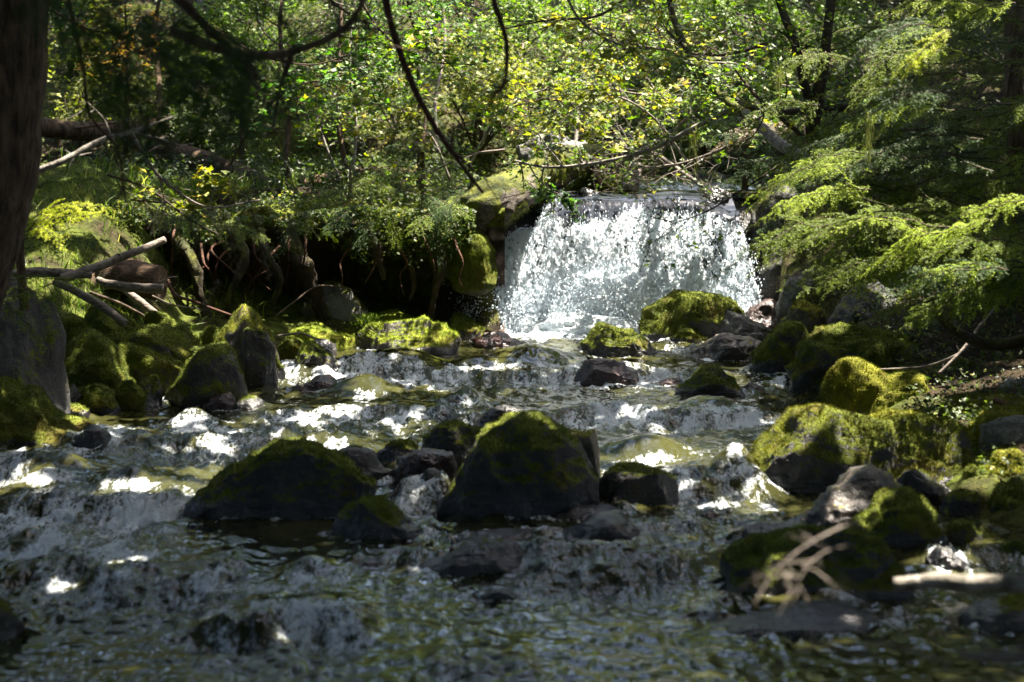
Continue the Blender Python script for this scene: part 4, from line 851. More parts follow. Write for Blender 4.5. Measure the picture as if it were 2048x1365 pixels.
# ================================================================ foliage helpers
def foliage_tree(name, label, cat, px, Y, h, kind, seed, group=None, nleaf=2200, lsize=.085, wood='twig', lean=(0, 0), stems=4, spread=.95):
    rg = np.random.default_rng(seed); X = (px - 1024) / F * Y; zb = float(zg(X, Y)) - .05
    e = empty(name, (X, Y, zb), label, cat, group)
    g = MB(); tips = []
    for s in range(stems):
        a = rg.uniform(0, 6.28); d = np.array([math.cos(a) * .55 + lean[0], math.sin(a) * .35 - .15 + lean[1], 1.0])
        grow(g, tips, [X + rg.normal(0, .12), Y + rg.normal(0, .12), zb], d, h * rg.uniform(.6, .95), .012 + .012 * h * rg.uniform(.4, 1), 3, rg, up=.1, wander=.35, nch=3, spread=spread, minr=.0035)
    o = g.build('trunk', M[wood], None, (X, Y, zb)); o.parent = e; o.location = (0, 0, 0)
    T = np.concatenate(tips); c = T[rg.integers(0, len(T), nleaf)] + rg.normal(0, 1, (nleaf, 3)) * [.10, .10, .06]
    g = MB(); leaves(g, c, lsize, .55, 0, LEAF, rg.beta(1.6, 1.6, nleaf) * .8 + .2 * rg.random(), rg)
    o = g.build('crown', M[kind], None, (X, Y, zb)); o.parent = e; o.location = (0, 0, 0)
    return e

SH = 'shrubs and young trees on the wooded hillside'
for q in [
 (150, 34.5, 2.2, 'mapley', 'golden leaved shrub glimpsed beside the leaning trunk, high left'),
 (60, 37, 2.8, 'alder', 'green bush half behind the leaning trunk'),
 (270, 38, 3.0, 'maple', 'yellow green bush behind the dark slanting log'),
 (330, 33, 1.5, 'fern', 'low dull bush at the upper end of the dark slanting log'),
 (400, 42, 3.0, 'alder', 'small leaved green bush above the hillside stone, far left'),
 (450, 35, 2.0, 'maple', 'pale leaved bush between the dark log and the thin saplings'),
 (520, 39, 2.9, 'maple', 'bright yellow green maple bush left of the first thin sapling'),
 (610, 43, 3.0, 'alder', 'fresh green alder bush at the top, left of the hanging branch'),
 (680, 37, 2.5, 'fern', 'dark green bush behind the two thin saplings'),
 (740, 41, 3.2, 'alder', 'airy green bush right behind the long hanging branch'),
 (800, 35, 2.2, 'maple', 'layered maple above the ferny bank, left of the mossy log'),
 (870, 39, 3.0, 'alder', 'bright bush seen left of the long hanging branch'),
 (930, 44, 2.8, 'maple', 'top bush between the long and the short hanging branches'),
 (960, 34.5, 2.0, 'mapley', 'yellowing maple just above the upper end of the mossy log'),
 (1010, 38, 2.8, 'maple', 'sunny maple above the pale grey hillside boulder'),
 (1090, 42, 2.9, 'alder', 'green bush at the top edge right of the short hanging branch'),
 (1120, 35.5, 2.3, 'maple', 'sprawling maple with bare grey stems behind the grey boulder'),
 (1190, 39, 2.8, 'mapley', 'bush with golden tips above the waterfall'),
 (1260, 43, 3.0, 'alder', 'deep green bush at the top edge above the waterfall'),
 (1280, 35, 2.2, 'maple', 'maple spreading over the grey pole on the lip'),
 (1360, 38.5, 2.8, 'maple', 'sunny bush left of the pale barked limb'),
 (1430, 42, 3.0, 'alder', 'bush at the top left of the dark forked tree'),
 (1440, 34, 2.2, 'fern', 'dull bush above the right side of the lip'),
 (1520, 37, 2.8, 'maple', 'bush seen through the fork of the dark tree'),
 (1620, 40, 3.2, 'alder', 'bush behind the upper trunk of the dark forked tree'),
 (1720, 36, 2.8, 'maple', 'bush showing through the hemlock right of the dark tree'),
 (1840, 39, 3.2, 'maple', 'yellowish bush behind the brightest hemlock tip'),
 (1960, 37, 3.2, 'orange', 'orange leaved bush at the top right corner'),
 (2060, 34, 3.0, 'fern', 'dark bush at the right edge behind the hemlock'),
 ]:
    foliage_tree('shrub', q[4], 'shrub', q[0], q[1], q[2], q[3], int(q[0] * 3 + q[1]), SH, nleaf=3300, lsize=.085 if q[3] != 'alder' else .07, wood=['twig', 'pale', 'drift'][q[0] // 10 % 3])

# thin saplings with visible stems
for (pts, r, lab, mt) in [
 ([(578, 385, 30.6), (574, 300, 30.7), (580, 200, 31), (560, 60, 31.5), (575, -80, 32)], .055, 'thin dark sapling trunk left of the grassy clearing', 'bark'),
 ([(700, 372, 31.0), (682, 280, 31), (678, 170, 31.4), (682, 20, 32), (670, -60, 32)], .05, 'thin dark sapling trunk on the right side of the grassy clearing', 'bark'),
 ([(682, 362, 30.8), (655, 300, 30.8), (632, 230, 31), (615, 170, 31.2)], .022, 'slim pale leaning stem in the grassy clearing', 'pale'),
 ([(705, 345, 30.9), (712, 250, 31), (700, 120, 31.4), (712, -30, 32)], .03, 'second pale stem touching the right sapling', 'pale'),
 ([(306, 300, 33), (318, 180, 34), (310, 60, 35), (330, -60, 35)], .06, 'slender trunk behind the dark foreground needles', 'bark'),
 ([(1255, 250, 36), (1246, 140, 36.5), (1262, 20, 37), (1250, -60, 37)], .05, 'slender brown trunk above the waterfall', 'twig'),
 ([(1150, 300, 34), (1160, 200, 34.5), (1180, 80, 35), (1172, -60, 36)], .035, 'slim grey stem rising above the mossy log', 'pale'),
 ([(880, 330, 32.5), (870, 210, 33), (890, 90, 34), (880, -60, 35)], .04, 'slim grey stem behind the long hanging branch', 'drift')]:
    rg = np.random.default_rng(int(pts[0][0])); c = pts_px(pts, n=30); e = empty('sapling', c[0], lab, 'tree', 'thin trunks on the hillside')
    g = MB(); tube(g, c, np.linspace(r, r * .45, 30), 8, 0, .5, rough=.15, seed=3); tips = []
    for k in range(9):
        i = rg.integers(8, 29); a = rg.uniform(0, 6.28)
        grow(g, tips, c[i], [math.cos(a), math.sin(a) * .6, .35], rg.uniform(.5, 1.1), r * .3, 1, rg, nch=3, minr=.003)
    o = g.build('trunk', M[mt], None, c[0]); o.parent = e; o.location = (0, 0, 0)
    T = np.concatenate(tips); n = 500; g = MB(); leaves(g, T[rg.integers(0, len(T), n)] + rg.normal(0, .07, (n, 3)), .07, .6, 0, LEAF, None, rg)
    o = g.build('crown', M['maple'], None, c[0]); o.parent = e; o.location = (0, 0, 0)

# the dark forked tree on the right bank, pale mottled limb
e = empty('forked_tree', P(1712, 440, 22), 'dark mossy forked tree leaning over the right bank with a pale mottled limb', 'tree')
tips = []; rg = np.random.default_rng(91)
def part(g, name, mat, e): o = g.build(name, M[mat], None, e.location[:]); o.parent = e; o.location = (0, 0, 0); return o
def limb(name, pts, rad, mat, n=40, twigs=6, L=.8, a=0.0):
    c = pts_px(pts, n=n); g = MB(); tube(g, c, rad, 10, 0, a, rough=.25, seed=int(pts[0][0]))
    for k in range(twigs):
        i = rg.integers(n // 4, n); d = rg.normal(size=3); d[1] *= .6; d[2] = d[2] * .6 + .2
        grow(g, tips, c[i], d, L * rg.uniform(.5, 1.1), .012, 2, rg, nch=3, minr=.003)
    return part(g, name, mat, e)
limb('trunk', [(1730, 480, 21.9), (1700, 410, 22), (1650, 330, 22), (1625, 275, 22), (1636, 190, 22), (1652, 90, 22.2), (1668, -60, 22.5)], [.13, .115, .10, .085, .075, .06, .05], 'mossroot', twigs=7, a='.45')
limb('limb', [(1632, 260, 22), (1612, 180, 22), (1590, 90, 22.2), (1558, 0, 22.5), (1545, -70, 22.6)], [.06, .055, .05, .045, .04], 'mossroot', twigs=6, a='.4')
limb('limb', [(1660, 345, 22), (1618, 322, 22.2), (1560, 288, 22.6), (1520, 252, 23), (1490, 225, 23.4)], [.075, .075, .065, .055, .05], 'pale', twigs=3)
limb('limb', [(1490, 228, 23.4), (1430, 180, 24), (1380, 110, 24.5), (1345, 30, 25), (1330, -60, 25)], [.05, .05, .045, .04, .03], 'mossroot', twigs=6, a='.6')
limb('limb', [(1618, 282, 22), (1560, 235, 22), (1510, 190, 22), (1470, 140, 22.2)], [.03, .026, .02, .012], 'twig', twigs=4)
limb('limb', [(1700, 215, 22.5), (1620, 222, 22.8), (1530, 222, 23.4), (1450, 196, 24)], [.045, .045, .04, .035], 'mossroot', twigs=4, a='.3')
T = np.concatenate(tips); n = 1700; g = MB(); leaves(g, T[rg.integers(0, len(T), n)] + rg.normal(0, .06, (n, 3)), .075, .6, 0, LEAF, None, rg); part(g, 'crown', 'maple', e)

# ---- overhanging boughs: bare or leafy branches that reach in from outside the frame
def bough(label, pts, r, mat='twig', leaf=None, nleaf=0, twigs=8, L=.5, lsize=.07, depth=1, seed=0, group='overhanging boughs', n=36, nch=3):
    rg = np.random.default_rng(900 + seed); c = pts_px(pts, n=n); g = MB(); tube(g, c, np.linspace(r, r * .4, n), 8, 0, .4, rough=.2, seed=seed); tp = [c[n // 3:]]
    for k in range(twigs):
        i = rg.integers(n // 5, n); d = nrm(c[min(i + 1, n - 1)] - c[i - 1]) * .6 + rg.normal(0, .5, 3)
        grow(g, tp, c[i], d, L * rg.uniform(.4, 1.1), r * .4, depth, rg, up=-.05, nch=nch, minr=.0028)
    o = g.build('overhanging_branch', M[mat], None, c[0]); tag(o, label, 'branch', group)
    if nleaf:
        T = np.concatenate(tp[1:] if len(tp) > 1 else tp); g = MB(); leaves(g, T[rg.integers(0, len(T), nleaf)] + rg.normal(0, .04, (nleaf, 3)), lsize, .6, 0, LEAF, None, rg)
        m = g.build('leaves', M[leaf], None, c[0]); m.parent = o; m.location = (0, 0, 0)
    return o
bough('long dark curved branch hanging from the top down to the mossy log', [(765, -40, 14), (785, 60, 14), (830, 180, 14.3), (880, 270, 14.7), (930, 340, 15), (965, 385, 15.3)], .03, 'twigred', seed=1, twigs=5, L=.3)
bough('short dark branch hanging from the top edge, left of centre top', [(980, -40, 13), (990, 10, 13), (1012, 80, 13), (1012, 150, 13), (1000, 185, 13)], .024, 'twigred', seed=2, twigs=4, L=.2)
bough('dark blurred bough curving up to the right across the upper left', [(340, 60, 12), (440, 100, 12), (540, 112, 12), (640, 85, 12), (700, 45, 12), (745, -30, 12)], .034, 'bark', seed=3, twigs=8, L=.5)
bough('dark blurred bough slanting down from the top left', [(330, -30, 12.5), (420, 60, 12.5), (500, 135, 12.5), (512, 160, 12.5)], .035, 'bark', seed=4, twigs=6, L=.4)
bough('thin dark stem falling through the upper left needles', [(590, 90, 13), (560, 180, 13), (545, 260, 13)], .02, 'twig', seed=5, twigs=4, L=.3)
bough('long bare twig hanging beside the leaning trunk', [(132, -20, 14), (165, 130, 14), (180, 230, 14.2), (235, 300, 14.4), (250, 400, 14.5)], .016, 'twigred', seed=6, twigs=6, L=.4)
bough('sunlit tan bare branch rising right from the leaning trunk', [(52, 350, 17), (120, 325, 17), (200, 282, 17.2), (270, 262, 17.4), (345, 235, 17.6)], .034, 'pale', seed=7, twigs=3, L=.4)
bough('thin bare bough arching down through the left middle', [(250, 240, 20), (300, 330, 20), (350, 380, 20.2), (420, 415, 20.5), (520, 400, 21)], .02, 'drift', seed=8, twigs=8, L=.6)
bough('second thin bough crossing in front of the left bank top', [(215, 350, 21), (300, 380, 21), (380, 440, 21), (440, 470, 21.3)], .014, 'twig', seed=9, twigs=6, L=.5)
bough('pale twig loop hanging over the mossy log from the right', [(1470, 215, 25), (1390, 255, 25.2), (1300, 300, 25.4), (1200, 325, 25.6), (1100, 335, 25.8), (1030, 322, 26)], .035, 'pale', 'maple', 260, seed=10, twigs=9, L=.7)
bough('leafy bough with yellow leaves above the waterfall', [(1560, 80, 26), (1440, 110, 26), (1330, 100, 26.3), (1210, 80, 26.6)], .03, 'twig', 'mapley', 520, seed=11, twigs=14, L=.8, depth=2)
bough('bright green leafy bough above the pale grey boulder', [(1500, 190, 28), (1400, 165, 28), (1300, 190, 28), (1180, 170, 28.4)], .03, 'drift', 'maple', 650, seed=12, twigs=14, L=.8, depth=2)
bough('small leafy green sprig dangling over the left of the waterfall', [(1010, 395, 26.4), (1060, 385, 26.2), (1110, 385, 26.1), (1140, 410, 26.1), (1150, 435, 26.1)], .008, 'drift', 'alder', 110, seed=13, twigs=14, L=.09, lsize=.09)
bough('thin leafless twigs drooping before the right of the waterfall', [(1560, 330, 24), (1500, 370, 24), (1420, 420, 24), (1340, 450, 24)], .014, 'twig', 'maple', 60, seed=14, twigs=12, L=.6)
bough('tangled grey branches over the right of the lip', [(1530, 250, 27), (1440, 300, 27), (1350, 330, 27), (1260, 335, 27.5)], .03, 'drift', 'fern', 200, seed=15, twigs=14, L=.9, depth=2)
bough('bare grey branch rising left from behind the lip', [(1400, 370, 29), (1300, 300, 30), (1200, 240, 31), (1060, 215, 32)], .035, 'drift', 'maple', 200, seed=16, twigs=12, L=.9, depth=2)
bough('twiggy branch over the ferny bank left of the mossy log', [(1010, 300, 28), (940, 310, 28), (860, 345, 28), (790, 370, 28)], .018, 'drift', 'maple', 260, seed=17, twigs=12, L=.6, depth=2)
bough('yellow leaf spray lit up in the left middle', [(260, 400, 21), (330, 405, 21), (400, 400, 21), (470, 360, 21)], .012, 'twig', 'mapley', 200, seed=18, twigs=12, L=.35, lsize=.1)
bough('branch with golden leaves beside the trunk at the top left', [(100, 20, 26), (180, 60, 26), (260, 70, 26), (330, 90, 26)], .02, 'twig', 'orange', 260, seed=19, twigs=12, L=.6)
bough('leafy green bough at the top centre', [(620, -30, 27), (720, 40, 27), (820, 60, 27), (920, 50, 27)], .02, 'twig', 'alder', 520, seed=20, twigs=14, L=.9, depth=2)
bough('leafy bough across the top right of centre', [(1300, -40, 25), (1200, 30, 25.5), (1100, 40, 26), (1000, 60, 26)], .022, 'twig', 'maple', 520, seed=21, twigs=14, L=.9, depth=2)
for q, (pts, r, lf, nl_, lab) in enumerate([
 ([(460, 330, 29), (520, 230, 29), (600, 170, 29.3), (690, 160, 29.6)], .02, 'maple', 420, 'maple bough arching right over the grassy clearing'),
 ([(900, 360, 29), (860, 270, 29), (790, 215, 29.2), (700, 210, 29.5)], .02, 'mapley', 420, 'golden maple bough arching left above the ferny bank'),
 ([(940, 330, 29), (1000, 230, 29), (1090, 180, 29.2), (1180, 200, 29.5)], .024, 'maple', 460, 'maple bough arching over the pale grey boulder'),
 ([(1250, 350, 29.5), (1200, 250, 29.4), (1110, 200, 29.2), (1020, 215, 29)], .024, 'mapley', 380, 'bough leaning left from the grey pole on the lip'),
 ([(1300, 350, 29), (1360, 250, 28.5), (1440, 200, 28), (1540, 210, 28)], .024, 'maple', 420, 'bough arching right from the lip towards the forked tree'),
 ([(1380, 330, 28), (1300, 230, 27.5), (1210, 190, 27), (1130, 230, 27)], .02, 'mapley', 420, 'low golden bough hanging before the debris above the fall'),
 ([(700, -40, 25), (760, 60, 25), (850, 120, 25.2), (950, 130, 25.4)], .018, 'maple', 420, 'sunlit bough between the two hanging branches at the top'),
 ([(1120, -40, 24), (1160, 40, 24), (1240, 90, 24), (1330, 100, 24)], .018, 'mapley', 380, 'sunlit golden bough at the top right of centre'),
 ([(1330, 60, 25), (1400, 120, 25), (1480, 130, 25), (1560, 170, 25)], .02, 'maple', 360, 'bough crossing behind the upper forks of the dark tree'),
 ([(430, 60, 25), (520, 110, 25), (620, 130, 25), (700, 110, 25)], .018, 'alder', 380, 'green bough crossing behind the dark blurred boughs')]):
    bough(lab, pts, r, ['twig', 'drift', 'pale'][q % 3], lf, nl_, seed=70 + q, twigs=13, L=.75, lsize=.11, depth=2)
G4 = 'dry twigs across the bottom right'
for q, (pts, r, lab) in enumerate([
 ([(1720, 1040, 8.2), (1660, 1065, 8), (1600, 1100, 7.9), (1545, 1150, 7.8), (1505, 1215, 7.7)], .011, 'brightest blurred dry twig slanting down over the flat slab'),
 ([(1700, 1090, 8.1), (1640, 1110, 8), (1590, 1170, 7.9), (1555, 1235, 7.8)], .008, 'blurred dry twig parallel to the brightest one'),
 ([(1640, 1120, 8), (1560, 1130, 7.9), (1490, 1170, 7.8), (1450, 1210, 7.7)], .007, 'blurred dry twig reaching farthest left over the slab'),
 ([(1900, 1330, 7.2), (1780, 1290, 7.2), (1640, 1290, 7.1), (1560, 1330, 7), (1500, 1390, 7)], .010, 'blurred dry twig arching along the bottom edge'),
 ([(1640, 1010, 8.5), (1660, 1110, 8.3), (1720, 1190, 8), (1760, 1260, 7.8), (1750, 1320, 7.7)], .007, 'blurred brown stem curling down through the twigs'),
 ([(1800, 990, 8.6), (1730, 940, 8.8), (1715, 1000, 8.7), (1700, 1060, 8.5)], .005, 'thin twig loop in front of the long ledge boulder')]):
    bough(lab, pts, r * .55, 'drift', seed=40 + q, twigs=4, L=.12, group=G4)

# ================================================================ conifers
def droop(x0, y0, x1, y1, Y, Y1=None, sag=.12, n=14):
    a = P(x0, y0, Y); b = P(x1, y1, Y1 or Y); t = np.linspace(0, 1, n)[:, None]; L = np.linalg.norm(b - a)
    return a + (b - a) * t + np.array([0, 0, 1]) * L * sag * np.sin(np.pi * t)
def conifer(name, label, base, trunk, boughs, needle='fir', wood='twig', group=None, seed=0, tr=(.16, .1), nl=.028, nw=.010, sp=.009):
    rg = np.random.default_rng(seed); e = empty(name, base, label, 'tree', group)
    if trunk is not None:
        g = MB(); tube(g, curve(trunk, 40), np.linspace(tr[0], tr[1], 40), 16, 0, 0.3, rough=.15, seed=seed); part(g, 'trunk', 'bark', e)
    for q in boughs:
        pth = droop(*q[:4], q[4], q[4] + rg.uniform(-.5, .5), sag=rg.uniform(.05, .18)); L = np.linalg.norm(pth[-1] - pth[0])
        pth[1:-1] += rg.normal(0, .012 * L, (len(pth) - 2, 3))
        nm = q[5] if len(q) > 5 else needle; Wd = (q[6] if len(q) > 6 else .34) * rg.uniform(.8, 1.15)
        g = MB(); spray(g, pth, Wd, rg, droop=rg.uniform(.5, 1.1), nl=nl, nw=nw, sp=sp, r0=.004 + .003 * L)
        o = g.build('branch', [M[wood], M[nm]], None, base); o.parent = e; o.location = (0, 0, 0)
    return e
rg = np.random.default_rng(33)
def fill(n, xr, yr, Lr, Yr, lim, slope=(.05, .45), nd=None, Wd=.36):
    out = []
    while len(out) < n:
        x = rg.uniform(*xr); y = rg.uniform(*yr); L = rg.uniform(*Lr); s = rg.uniform(*slope)
        x1, y1 = x - L, y + L * s
        if x1 < lim(y1): continue
        Yq = rg.uniform(*Yr); mp_ = np.array([P(x + (x1 - x) * k, y + (y1 - y) * k, Yq) for k in (.2, .5, .8, 1)]); dd_ = mp_[:, None] - LC[None]; tt_ = dd_ @ TS
        if ((np.linalg.norm(dd_ - tt_[..., None] * TS, axis=-1) < LR[None] * .9 + .1) & (tt_ > .7)).any() and rg.random() < 1: continue
        q = [x, y, x1, y1, Yq]
        q += [nd if nd else rg.choice(['fir', 'fir', 'fir', 'firdark', 'firdark', 'firlight']), Wd]  # dark and lit needle copies paint depth and sun into the boughs
        out.append(tuple(q))
    return out
lim = lambda y: np.interp(y, [-50, 150, 300, 420, 520, 640, 700], [1640, 1600, 1560, 1500, 1450, 1600, 1780]) + rg.uniform(-30, 120)
near = [(1990, 470, 1560, 510, 18.5, 'fir', .42), (1900, 455, 1420, 560, 18.8, 'fir', .42), (1760, 350, 1485, 410, 19.5, 'firlight', .30), (1800, 420, 1480, 470, 19.2, 'fir', .36), (2100, 400, 1870, 455, 17.5, 'firlight', .30),
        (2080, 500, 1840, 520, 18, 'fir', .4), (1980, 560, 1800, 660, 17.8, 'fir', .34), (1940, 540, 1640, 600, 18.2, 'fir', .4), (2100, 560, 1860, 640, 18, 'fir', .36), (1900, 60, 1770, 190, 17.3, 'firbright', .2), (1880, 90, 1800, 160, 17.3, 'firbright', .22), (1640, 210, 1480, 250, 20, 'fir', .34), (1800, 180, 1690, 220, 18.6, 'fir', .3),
        (1560, 190, 1390, 270, 21, 'fir', .32), (1700, 120, 1540, 170, 20, 'fir', .34), (1860, 470, 1640, 480, 18.1, 'firlight', .22), (1990, 440, 1890, 500, 17.6, 'firlight', .24)]
near += fill(74, (1650, 2230), (-60, 560), (190, 400), (17.5, 20.5), lim)
conifer('hemlock', 'large hemlock filling the right side with drooping light green boughs', P(2300, 760, 19), PP((2290, 760, 19), (2270, 300, 19), (2250, -300, 19), (2240, -1500, 19.5)), near, seed=61, tr=(.28, .16))
far_ = fill(62, (1500, 2200), (-60, 600), (160, 340), (21, 25), lambda y: np.interp(y, [-50, 150, 300, 420, 520, 640], [1560, 1500, 1500, 1480, 1540, 1640]) + rg.uniform(-20, 100), nd='fir', Wd=.45)
conifer('hemlock', 'darker hemlock standing behind the large one at right', P(2060, 600, 24), PP((2050, 620, 24), (2040, 200, 24), (2020, -300, 24.5), (2000, -900, 25)), far_, 'fir', seed=62, tr=(.2, .12))
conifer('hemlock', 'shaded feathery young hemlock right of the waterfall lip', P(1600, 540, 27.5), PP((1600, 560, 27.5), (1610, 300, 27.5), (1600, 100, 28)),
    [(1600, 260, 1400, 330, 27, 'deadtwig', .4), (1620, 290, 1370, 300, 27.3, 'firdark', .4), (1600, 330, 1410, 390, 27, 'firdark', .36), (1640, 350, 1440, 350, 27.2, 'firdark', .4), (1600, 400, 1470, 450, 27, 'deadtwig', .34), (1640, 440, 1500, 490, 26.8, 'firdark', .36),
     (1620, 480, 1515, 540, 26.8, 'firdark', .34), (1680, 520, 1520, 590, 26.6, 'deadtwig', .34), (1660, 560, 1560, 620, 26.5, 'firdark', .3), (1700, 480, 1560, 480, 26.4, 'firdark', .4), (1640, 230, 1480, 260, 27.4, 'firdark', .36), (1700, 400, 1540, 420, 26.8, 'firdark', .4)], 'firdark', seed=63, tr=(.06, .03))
conifer('hemlock_sapling', 'dark young hemlock on the bank top left of the mossy log', P(850, 420, 28.6), PP((850, 430, 28.6), (845, 320, 28.6), (852, 230, 28.8)),
    [(850, 300, 760, 340, 28.3, 'firdark'), (850, 320, 940, 350, 28.2, 'firdark'), (850, 350, 740, 400, 28, 'fir'), (850, 370, 950, 410, 27.8, 'firdark'), (840, 400, 720, 470, 27.6, 'fir'), (850, 390, 900, 470, 27.2, 'firdark'), (840, 410, 790, 520, 27.2, 'firdark'), (860, 420, 880, 540, 27, 'firdark'), (850, 260, 800, 290, 28.5, 'firdark'), (850, 260, 900, 300, 28.5, 'firdark'), (850, 380, 830, 480, 27.2, 'fir'), (900, 420, 860, 500, 26.7, 'firdark'), (920, 440, 900, 520, 26.8, 'firdark'), (830, 430, 800, 520, 26.7, 'firdark', .3), (780, 430, 800, 500, 26.6, 'fir', .3), (740, 430, 700, 500, 26.6, 'firdark', .3), (880, 400, 940, 440, 26.8, 'fir', .3), (860, 430, 820, 470, 26.5, 'fir', .3), (700, 420, 650, 470, 26.7, 'firdark', .3), (800, 400, 740, 450, 26.6, 'fir', .3), (920, 400, 870, 450, 26.6, 'firdark', .34), (770, 350, 700, 390, 27.8, 'fir'), (750, 340, 860, 350, 27.9, 'fir')], 'firdark', seed=64, tr=(.04, .02))
conifer('hemlock_sapling', 'ferny young hemlock drooping over the middle of the left bank', P(690, 440, 28.2), PP((690, 440, 28.2), (700, 380, 28.2), (700, 330, 28.3)),
    [(700, 360, 800, 400, 27.8), (700, 370, 840, 440, 27.5), (690, 380, 620, 430, 27.6), (700, 400, 760, 470, 27.2), (690, 410, 640, 480, 27.1, 'firdark'), (700, 420, 700, 480, 27.0, 'firdark')], 'fir', seed=65, tr=(.03, .015))
conifer('hemlock_sapling', 'bushy young conifer with one sunlit bough beside the leaning trunk', P(60, 600, 19.5), PP((50, 620, 19.5), (40, 480, 19.4), (60, 300, 19.4)),
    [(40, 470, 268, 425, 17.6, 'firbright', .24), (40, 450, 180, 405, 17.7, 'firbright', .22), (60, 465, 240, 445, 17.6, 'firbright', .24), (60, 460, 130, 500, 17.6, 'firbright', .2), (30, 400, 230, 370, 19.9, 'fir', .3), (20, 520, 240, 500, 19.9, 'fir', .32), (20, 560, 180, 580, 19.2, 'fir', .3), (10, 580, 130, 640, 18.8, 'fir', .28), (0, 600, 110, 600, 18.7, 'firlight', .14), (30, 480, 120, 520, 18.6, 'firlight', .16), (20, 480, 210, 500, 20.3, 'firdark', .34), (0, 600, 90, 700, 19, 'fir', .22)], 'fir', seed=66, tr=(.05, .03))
conifer('hemlock_sapling', 'low shaded conifer above the rotten stump', P(300, 500, 25.5), None,
    [(420, 420, 300, 470, 25.4, 'firdark'), (300, 430, 400, 460, 25.6, 'fir'), (350, 440, 460, 500, 26, 'fir'), (420, 450, 540, 480, 26.2, 'fir'), (260, 440, 200, 480, 25.4, 'fir'), (560, 440, 640, 480, 26.6, 'fir'), (480, 450, 560, 520, 26.4, 'firdark'), (600, 440, 560, 510, 26.6, 'firdark', .3), (520, 430, 470, 500, 26.5, 'fir', .3), (640, 430, 670, 500, 26.6, 'fir', .3), (740, 440, 720, 500, 26.7, 'firdark', .3), (380, 430, 350, 520, 26.4, 'firdark', .3), (380, 350, 270, 400, 26.5, 'firdark'), (240, 380, 330, 440, 26, 'fir')], 'fir', seed=67)
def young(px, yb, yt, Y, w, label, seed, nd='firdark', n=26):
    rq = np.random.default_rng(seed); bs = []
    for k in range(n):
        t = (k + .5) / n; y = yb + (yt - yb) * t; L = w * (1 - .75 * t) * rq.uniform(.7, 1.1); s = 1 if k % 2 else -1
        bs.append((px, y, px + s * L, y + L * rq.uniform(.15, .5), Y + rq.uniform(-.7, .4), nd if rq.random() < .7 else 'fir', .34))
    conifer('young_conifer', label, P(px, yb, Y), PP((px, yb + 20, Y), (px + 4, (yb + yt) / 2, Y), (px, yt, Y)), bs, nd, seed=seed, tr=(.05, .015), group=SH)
young(835, 430, 110, 30.2, 120, 'dark young conifer standing behind the left end of the mossy log', 301)
young(480, 400, 90, 31.5, 110, 'shadowy young conifer behind the dark out of focus boughs', 302)
young(1490, 360, 60, 30.0, 120, 'dark young conifer behind the pale mottled limb', 303)
young(960, 330, 40, 35.0, 90, 'dark slim conifer between the hanging branches', 304, n=22)
young(250, 330, 0, 33.0, 110, 'dark conifer behind the long bare twig at the left', 305)
young(1290, 300, 20, 36.0, 90, 'dark slim conifer above the grey pole on the lip', 306, n=22)
dk = [(130, -20, 330, 130, 10), (180, 40, 420, 190, 10), (280, 20, 500, 160, 9.5), (340, 80, 500, 260, 10), (380, 120, 470, 300, 10), (90, -30, 230, 230, 9.6), (430, 60, 560, 240, 10.4), (200, 120, 330, 330, 10.4), (250, 90, 420, 240, 9.8), (420, -40, 600, 90, 10.4), (150, 60, 280, 200, 9.4), (300, 150, 400, 230, 9.8), (60, -60, 140, 100, 9)]
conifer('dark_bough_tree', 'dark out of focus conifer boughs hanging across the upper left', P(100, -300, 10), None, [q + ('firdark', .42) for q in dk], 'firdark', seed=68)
conifer('brown_bough', 'brown blurred dead hemlock twigs dangling before the left bank', P(500, 380, 14), None, [(440, 430, 480, 560, 14, 'deadtwig', .16), (500, 420, 540, 560, 14, 'deadtwig', .15), (560, 400, 600, 500, 14, 'deadtwig', .14), (380, 440, 400, 560, 14, 'deadtwig', .15), (440, 560, 400, 640, 14, 'deadtwig', .1)], 'deadtwig', seed=69)
# hanging lichen
for (x, y, l, Y, lab) in [(1735, 222, 110, 19, 'long strand of pale lichen hanging in front of the hemlock'), (1388, 250, 90, 23, 'wisps of pale lichen at the tip of the left hemlock bough'), (1560, 130, 60, 20, 'short lichen wisp beside the upper limb')]:
    g = MB()
    for k in range(14):
        a0 = P(x + rg.normal(0, 5), y + rg.uniform(-5, 20), Y + rg.normal(0, .05)); ll = l / F * Y * rg.uniform(.3, 1)
        c = a0 - np.linspace(0, 1, 8)[:, None] * [0, 0, ll] + np.cumsum(rg.normal(0, .006, (8, 3)), 0); tube(g, c, .004, 3, 0, rg.random(), cap=False)
    tag(g.build('lichen', M['lichen'], None, P(x, y, Y)), lab, 'lichen')

# ================================================================ the big leaning trunk
e = empty('leaning_trunk', P(-80, 640, 16), 'thick dark furrowed conifer trunk leaning at the left edge', 'tree')
c = pts_px([(-230, 820, 16.4), (-130, 640, 16), (-75, 500, 16), (-35, 350, 16), (-12, 200, 16), (5, 0, 16), (30, -300, 16), (60, -1200, 16.5)], n=90)
g = MB(); tube(g, c, np.interp(np.linspace(0, 1, 90), [0, .1, .3, 1], [.48, .43, .42, .32]), 40, 0, 0.0, rough=.14, seed=5); part(g, 'trunk', 'bark', e)
LEAN = e
